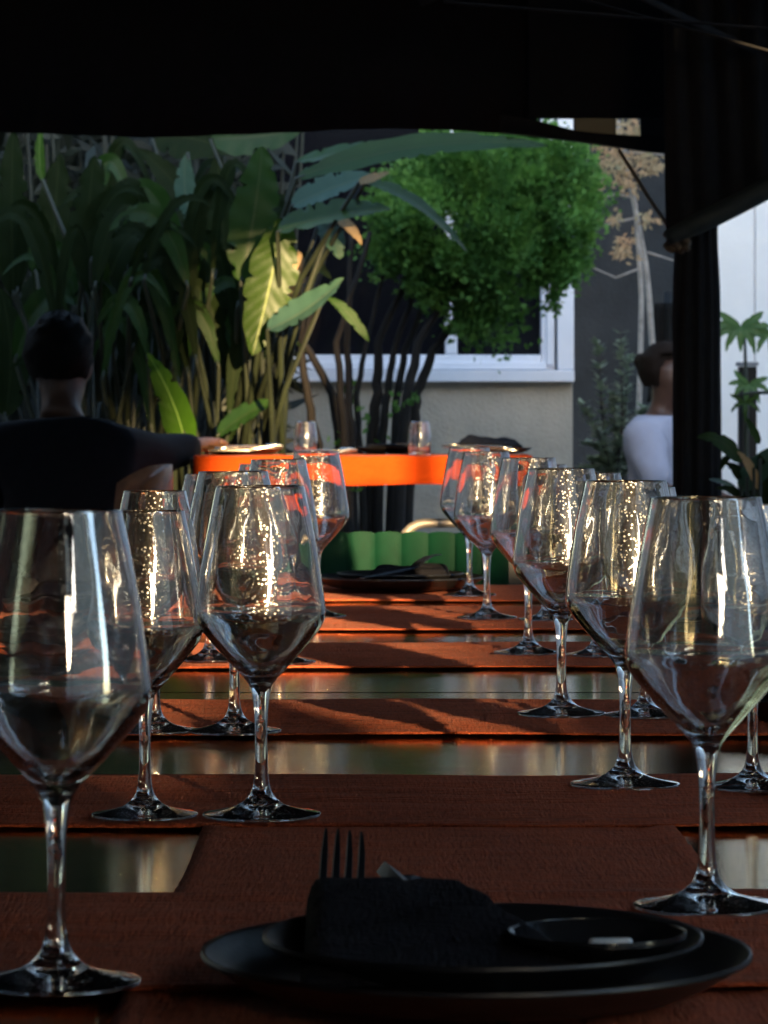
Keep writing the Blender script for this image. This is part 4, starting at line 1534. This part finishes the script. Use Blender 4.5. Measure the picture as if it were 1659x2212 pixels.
MB().tube([P(1585, 856, 12.15) - mO, P(1625, 848, 12.15) - mO, P(1690, 848, 12.15) - mO], [.003, .006, .007], 8).build('stem', CANE, mn, True)
cr = thing('corner_plant', 'dark leafy plant at the foot of the black curtain', 'plant', (P(1630, 0, 8.7).x, 8.7, 0))
cO = Vector(cr.location)
cl_leaves = [([(1600, 1000), (1560, 935), (1505, 945)], 40, L_GREEN, (-.2, -.8, .6)), ([(1600, 990), (1575, 960), (1555, 1020)], 22, L_DARK, n_), ([(1630, 1080), (1600, 1010), (1565, 1000)], 30, L_DARK, n_),
             ([(1640, 1060), (1625, 1000), (1592, 975)], 22, L_DRY, n_), ([(1600, 1060), (1640, 1010), (1690, 960)], 66, L_BLUE, (-.3, -.8, .5)), ([(1590, 1055), (1560, 1040), (1530, 1035)], 26, L_BLUE, (0, -.5, .9)),
             ([(1620, 1100), (1590, 1050), (1545, 1055)], 34, L_DARK, (0, -.6, .8)), ([(1650, 1110), (1655, 1040), (1640, 980)], 40, L_DARK, n_), ([(1620, 1130), (1660, 1080), (1700, 1060)], 70, L_GREEN, n_),
             ([(1640, 1140), (1600, 1100), (1560, 1090)], 50, L_DARK, n_), ([(1610, 1000), (1590, 960), (1540, 960)], 16, L_GREEN, n_), ([(1640, 960), (1630, 930), (1610, 900)], 20, L_GREEN, n_)]
for i, (pp, w, mt, fc) in enumerate(cl_leaves):
    blade([PX(q, 8.7 + .03 * (i % 3)) for q in pp], w / 1659 * 8.7 / FW / 2, mt, cr, cO, fc, seed=i, nu=16, nv=6)
for k in range(4):
    q = P(1600 + 14 * k, 1050 - 20 * k, 8.7) - cO
    MB().tube([(random.uniform(-.03, .03), 0, 0), (q.x * .5, 0, .45), q], [.011, .009, .004], 8).build('stem', CANE, cr, True)


# ------------------------------------------------------------------ people
def skin_mesh(name, joints, edges, root, mat, parent, sub=2):
    """joints: name -> (x, y, z, rx, ry)"""
    keys = list(joints)
    me = bpy.data.meshes.new(name + '_tmp')
    me.from_pydata([joints[k][:3] for k in keys], [(keys.index(a), keys.index(b)) for a, b in edges], [])
    o = bpy.data.objects.new(name + '_tmp', me)
    COL.objects.link(o)
    o.modifiers.new('skin', 'SKIN')
    sv = me.skin_vertices[0].data
    for i, k in enumerate(keys):
        sv[i].radius = joints[k][3:5]
        sv[i].use_root = (k == root)
    ss = o.modifiers.new('sub', 'SUBSURF')
    ss.levels = ss.render_levels = sub
    dg = bpy.context.evaluated_depsgraph_get()
    ev = o.evaluated_get(dg)
    nm = bpy.data.meshes.new_from_object(ev)
    bpy.data.objects.remove(o)
    nm.materials.clear()
    nm.materials.append(mat)
    nm.polygons.foreach_set('use_smooth', [True] * len(nm.polygons))
    nm.name = name
    return link(bpy.data.objects.new(name, nm), parent)


def person(label, loc, rz, J, hair, shirt, sleeves, hairstyle='short', neckv=False, headrot=(0, 0, 0)):
    t = thing('person', label, 'person', loc, rz)
    E = [('pel', 'sp1'), ('sp1', 'sp2'), ('sp2', 'che'), ('che', 'nb'), ('nb', 'nk'), ('nk', 'h1'), ('h1', 'h2'), ('h2', 'h3'), ('h3', 'h4'), ('h1', 'chin')]
    for s in 'lr':
        E += [('che', 'sh' + s), ('sh' + s, 'el' + s), ('el' + s, 'wr' + s), ('wr' + s, 'pa' + s), ('pel', 'hi' + s), ('hi' + s, 'kn' + s), ('kn' + s, 'an' + s), ('an' + s, 'to' + s)]
        for q in range(4):
            E += [('pa' + s, 'f%d%sa' % (q, s)), ('f%d%sa' % (q, s), 'f%d%sb' % (q, s))]
        E += [('wr' + s, 'th%sa' % s), ('th%sa' % s, 'th%sb' % s)]
        w = Vector(J['wr' + s][:3])
        e = Vector(J['el' + s][:3])
        dr = (w - e).normalized()
        sd2 = dr.cross(Vector((0, 0, 1))).normalized()
        pa_ = w + dr * .075
        J['pa' + s] = (*pa_, .036, .014)
        for q in range(4):
            off = sd2 * (q - 1.5) * .02
            ln = (.062, .075, .07, .052)[q]
            a = pa_ + off + dr * ln * .5 + Vector((0, 0, -.004))
            b = a + dr * ln * .45 + Vector((0, 0, -.014))
            J['f%d%sa' % (q, s)] = (*a, .0085, .0085)
            J['f%d%sb' % (q, s)] = (*b, .0075, .0075)
        sg = 1 if s == 'l' else -1
        a = w + dr * .03 + sd2 * sg * .04
        J['th%sa' % s] = (*a, .011, .011)
        J['th%sb' % s] = (*(a + dr * .035 + sd2 * sg * .012), .009, .009)
    body = skin_mesh('body', J, E, 'pel', SKIN, t)
    # face: nose, ears and brow pushed out of the same mesh
    hc = (Vector(J['h2'][:3]) + Vector(J['h3'][:3])) / 2
    fw = (Vector(J['chin'][:3]) - Vector(J['h1'][:3])).normalized()
    fw.z = 0
    fw.normalize()
    rt = fw.cross(Vector((0, 0, 1)))
    for q in body.data.vertices:
        d = q.co - hc
        if d.length > .2: continue
        a, b, c = d.dot(fw), d.dot(rt), d.z
        if a > .03 and abs(b) < .022 and -.06 < c < .012:
            q.co += fw * .022 * (1 - abs(b) / .022) * (1 - abs(c + .03) / .045 if abs(c + .03) < .045 else 0)
        if abs(a) < .02 and abs(b) > .045 and -.035 < c < .03:
            q.co += rt * (1 if b > 0 else -1) * .016
    for sg in (-1, 1):
        e = MB().lathe([(0, -.008), (.010, -.005), (.013, 0), (.010, .005), (0, .008)], 16).build('eye', HAIR, t, True)
        e.location = hc + fw * .073 + rt * sg * .032 + Vector((0, 0, .002))
        e.scale = (1, .7, .6)
    # hair
    v, f = [], []
    nA, nB = 28, 14
    for j in range(nB + 1):
        th = math.pi * .74 * j / nB
        for k in range(nA):
            a = 2 * math.pi * k / nA
            dirv = (fw * math.cos(a) + rt * math.sin(a)) * math.sin(th) + Vector((0, 0, 1)) * math.cos(th)
            front = max(0, math.cos(a)) * math.sin(th)
            lim = 1.0
            rr = .098 + .012 * random.random()
            p = hc + Vector((0, 0, .025)) + Vector((dirv.x * rr * .92, dirv.y * rr * 1.05, dirv.z * rr * 1.02)) - fw * .022
            if th > 1.15 and math.cos(a) > .05:
                p = hc + Vector((0, 0, .04)) + (p - hc) * .55
            v.append(p)
    for j in range(nB):
        for k in range(nA):
            k2 = (k + 1) % nA
            f.append((j * nA + k, (j + 1) * nA + k, (j + 1) * nA + k2, j * nA + k2))
    meshobj('hair', v, f, hair, t, True)
    if hairstyle == 'bun':
        o = MB().lathe([(0, -.035), (.02, -.03), (.036, 0), (.02, .03), (0, .035)], 18).build('hair_bun', hair, t, True)
        o.location = hc - fw * .12 + Vector((0, 0, .05))
    # clothes follow the same skeleton a little larger
    SJ = {k: (*J[k][:3], J[k][3] + .02, J[k][4] + .02) for k in ('pel', 'sp1', 'sp2', 'che', 'shl', 'shr')}
    nb = Vector(J['nb'][:3])
    ch = Vector(J['che'][:3])
    SJ['nb'] = (*(ch.lerp(nb, 1.0)), J['nb'][3] + .012, J['nb'][4] + .012)
    SE = [('pel', 'sp1'), ('sp1', 'sp2'), ('sp2', 'che'), ('che', 'nb'), ('che', 'shl'), ('che', 'shr')]
    for s in 'lr':
        SJ['el' + s] = (*J['el' + s][:3], J['el' + s][3] + .022, J['el' + s][4] + .022)
        SE.append(('sh' + s, 'el' + s))
        if sleeves == 'long':
            q = Vector(J['el' + s][:3]).lerp(Vector(J['wr' + s][:3]), .93)
            SJ['cu' + s] = (*q, J['wr' + s][3] + .014, J['wr' + s][4] + .014)
            SE.append(('el' + s, 'cu' + s))
    so_ = skin_mesh('shirt', SJ, SE, 'pel', shirt, t)
    for q in so_.data.vertices:
        q.co += Vector((math.sin(q.co.z * 60 + q.co.x * 30), math.sin(q.co.z * 47 + 2), 0)) * .003
    TJ = {k: (*J[k][:3], J[k][3] + .012, J[k][4] + .012) for k in ('pel', 'hil', 'hir', 'knl', 'knr', 'anl', 'anr')}
    skin_mesh('trousers', TJ, [('pel', 'hil'), ('pel', 'hir'), ('hil', 'knl'), ('hir', 'knr'), ('knl', 'anl'), ('knr', 'anr')], 'pel', TROUS, t)
    return t


def seated(seat, lean, headfwd, armr, arml, scale=1.0, turn=0.0):
    """skeleton facing +Y; seat height; joints relative to the seat's middle on the floor"""
    h = seat
    c, s = math.cos(turn), math.sin(turn)
    J = {'pel': (0, 0, h + .09, .135, .105), 'sp1': (0, lean * .25, h + .20, .125, .095), 'sp2': (0, lean * .55, h + .33, .135, .10), 'che': (0, lean * .85, h + .45, .15, .105),
         'nb': (0, lean, h + .55, .07, .06), 'nk': (0, lean + headfwd * .4, h + .59, .047, .05), 'h1': (0, lean + headfwd * .7, h + .635, .062, .068),
         'h2': (0, lean + headfwd * .8, h + .685, .075, .088), 'h3': (0, lean + headfwd * .85, h + .735, .076, .092), 'h4': (0, lean + headfwd * .85, h + .78, .052, .062),
         'chin': (s * .055, lean + headfwd * .7 + c * .055, h + .615, .03, .026)}
    J['shl'] = (-.165, lean * .9, h + .465, .066, .066)
    J['shr'] = (.165, lean * .9, h + .465, .066, .066)
    J['elr'] = (*armr[0], .042, .042)
    J['wrr'] = (*armr[1], .027, .025)
    J['ell'] = (*arml[0], .042, .042)
    J['wrl'] = (*arml[1], .027, .025)
    for sname, sg in (('l', -1), ('r', 1)):
        J['hi' + sname] = (sg * .095, .06, h + .07, .085, .08)
        J['kn' + sname] = (sg * .12, .43, h + .05, .06, .058)
        J['an' + sname] = (sg * .13, .45, .08, .038, .04)
        J['to' + sname] = (sg * .14, .60, .035, .04, .028)
    return J


mp_ = P(135, 770, 9.3)
seat = mp_.z - .72
mx, my = mp_.x - .01, 9.18
wr = Vector((P(418, 0, 9.70).x + .01, 9.72, T2Z + .03))
J = seated(seat, .14, .09, ((P(338, 0, 9.5).x - mx, 9.5 - my, P(0, 985, 9.5).z), tuple(wr - Vector((mx, my, 0)))),
           ((-.22, .22, seat + .24), (-.10, .42, seat + .22)), turn=.2)
person('man in a black shirt seated with his back turned, reaching to the orange cloth', (mx, my, 0), 0, J, HAIR, SHIRTK, 'long')
st = thing('stool', 'dark stool under the man in black', 'stool', (mx, my, 0))
MB().lathe([(0, seat - .045), (.16, seat - .045), (.17, seat - .03), (.16, seat - .015), (0, seat - .012)], 32).build('seat', TABLELEG, st, True)
for k in range(4):
    a = k * 1.571 + .78
    MB().tube([(.12 * math.cos(a), .12 * math.sin(a), seat - .045), (.17 * math.cos(a), .17 * math.sin(a), 0)], .011, 8).build('leg', TABLELEG, st, True)

rp = P(1440, 808, 14.0)
seat2 = rp.z - .71
J = seated(seat2, .05, .05, ((.2, .12, seat2 + .25), (.10, .32, seat2 + .20)), ((-.19, .12, seat2 + .25), (-.1, .32, seat2 + .20)), turn=.0)
pr_ = person('seated person in a white shirt half hidden by the black curtain', (rp.x - .068, 14.05, 0), R(245), J, M('brown_hair', (.012, .007, .005), .7, spec=.1, bump=.003, bscale=200), SHIRTW, 'short', 'bun')
st2 = thing('stool', 'dark stool under the person in the white shirt', 'stool', (rp.x - .068, 14.05, 0))
MB().lathe([(0, seat2 - .045), (.16, seat2 - .045), (.17, seat2 - .03), (.16, seat2 - .015), (0, seat2 - .012)], 32).build('seat', TABLELEG, st2, True)
for k in range(4):
    a = k * 1.571 + .78
    MB().tube([(.12 * math.cos(a), .12 * math.sin(a), seat2 - .045), (.17 * math.cos(a), .17 * math.sin(a), 0)], .011, 8).build('leg', TABLELEG, st2, True)
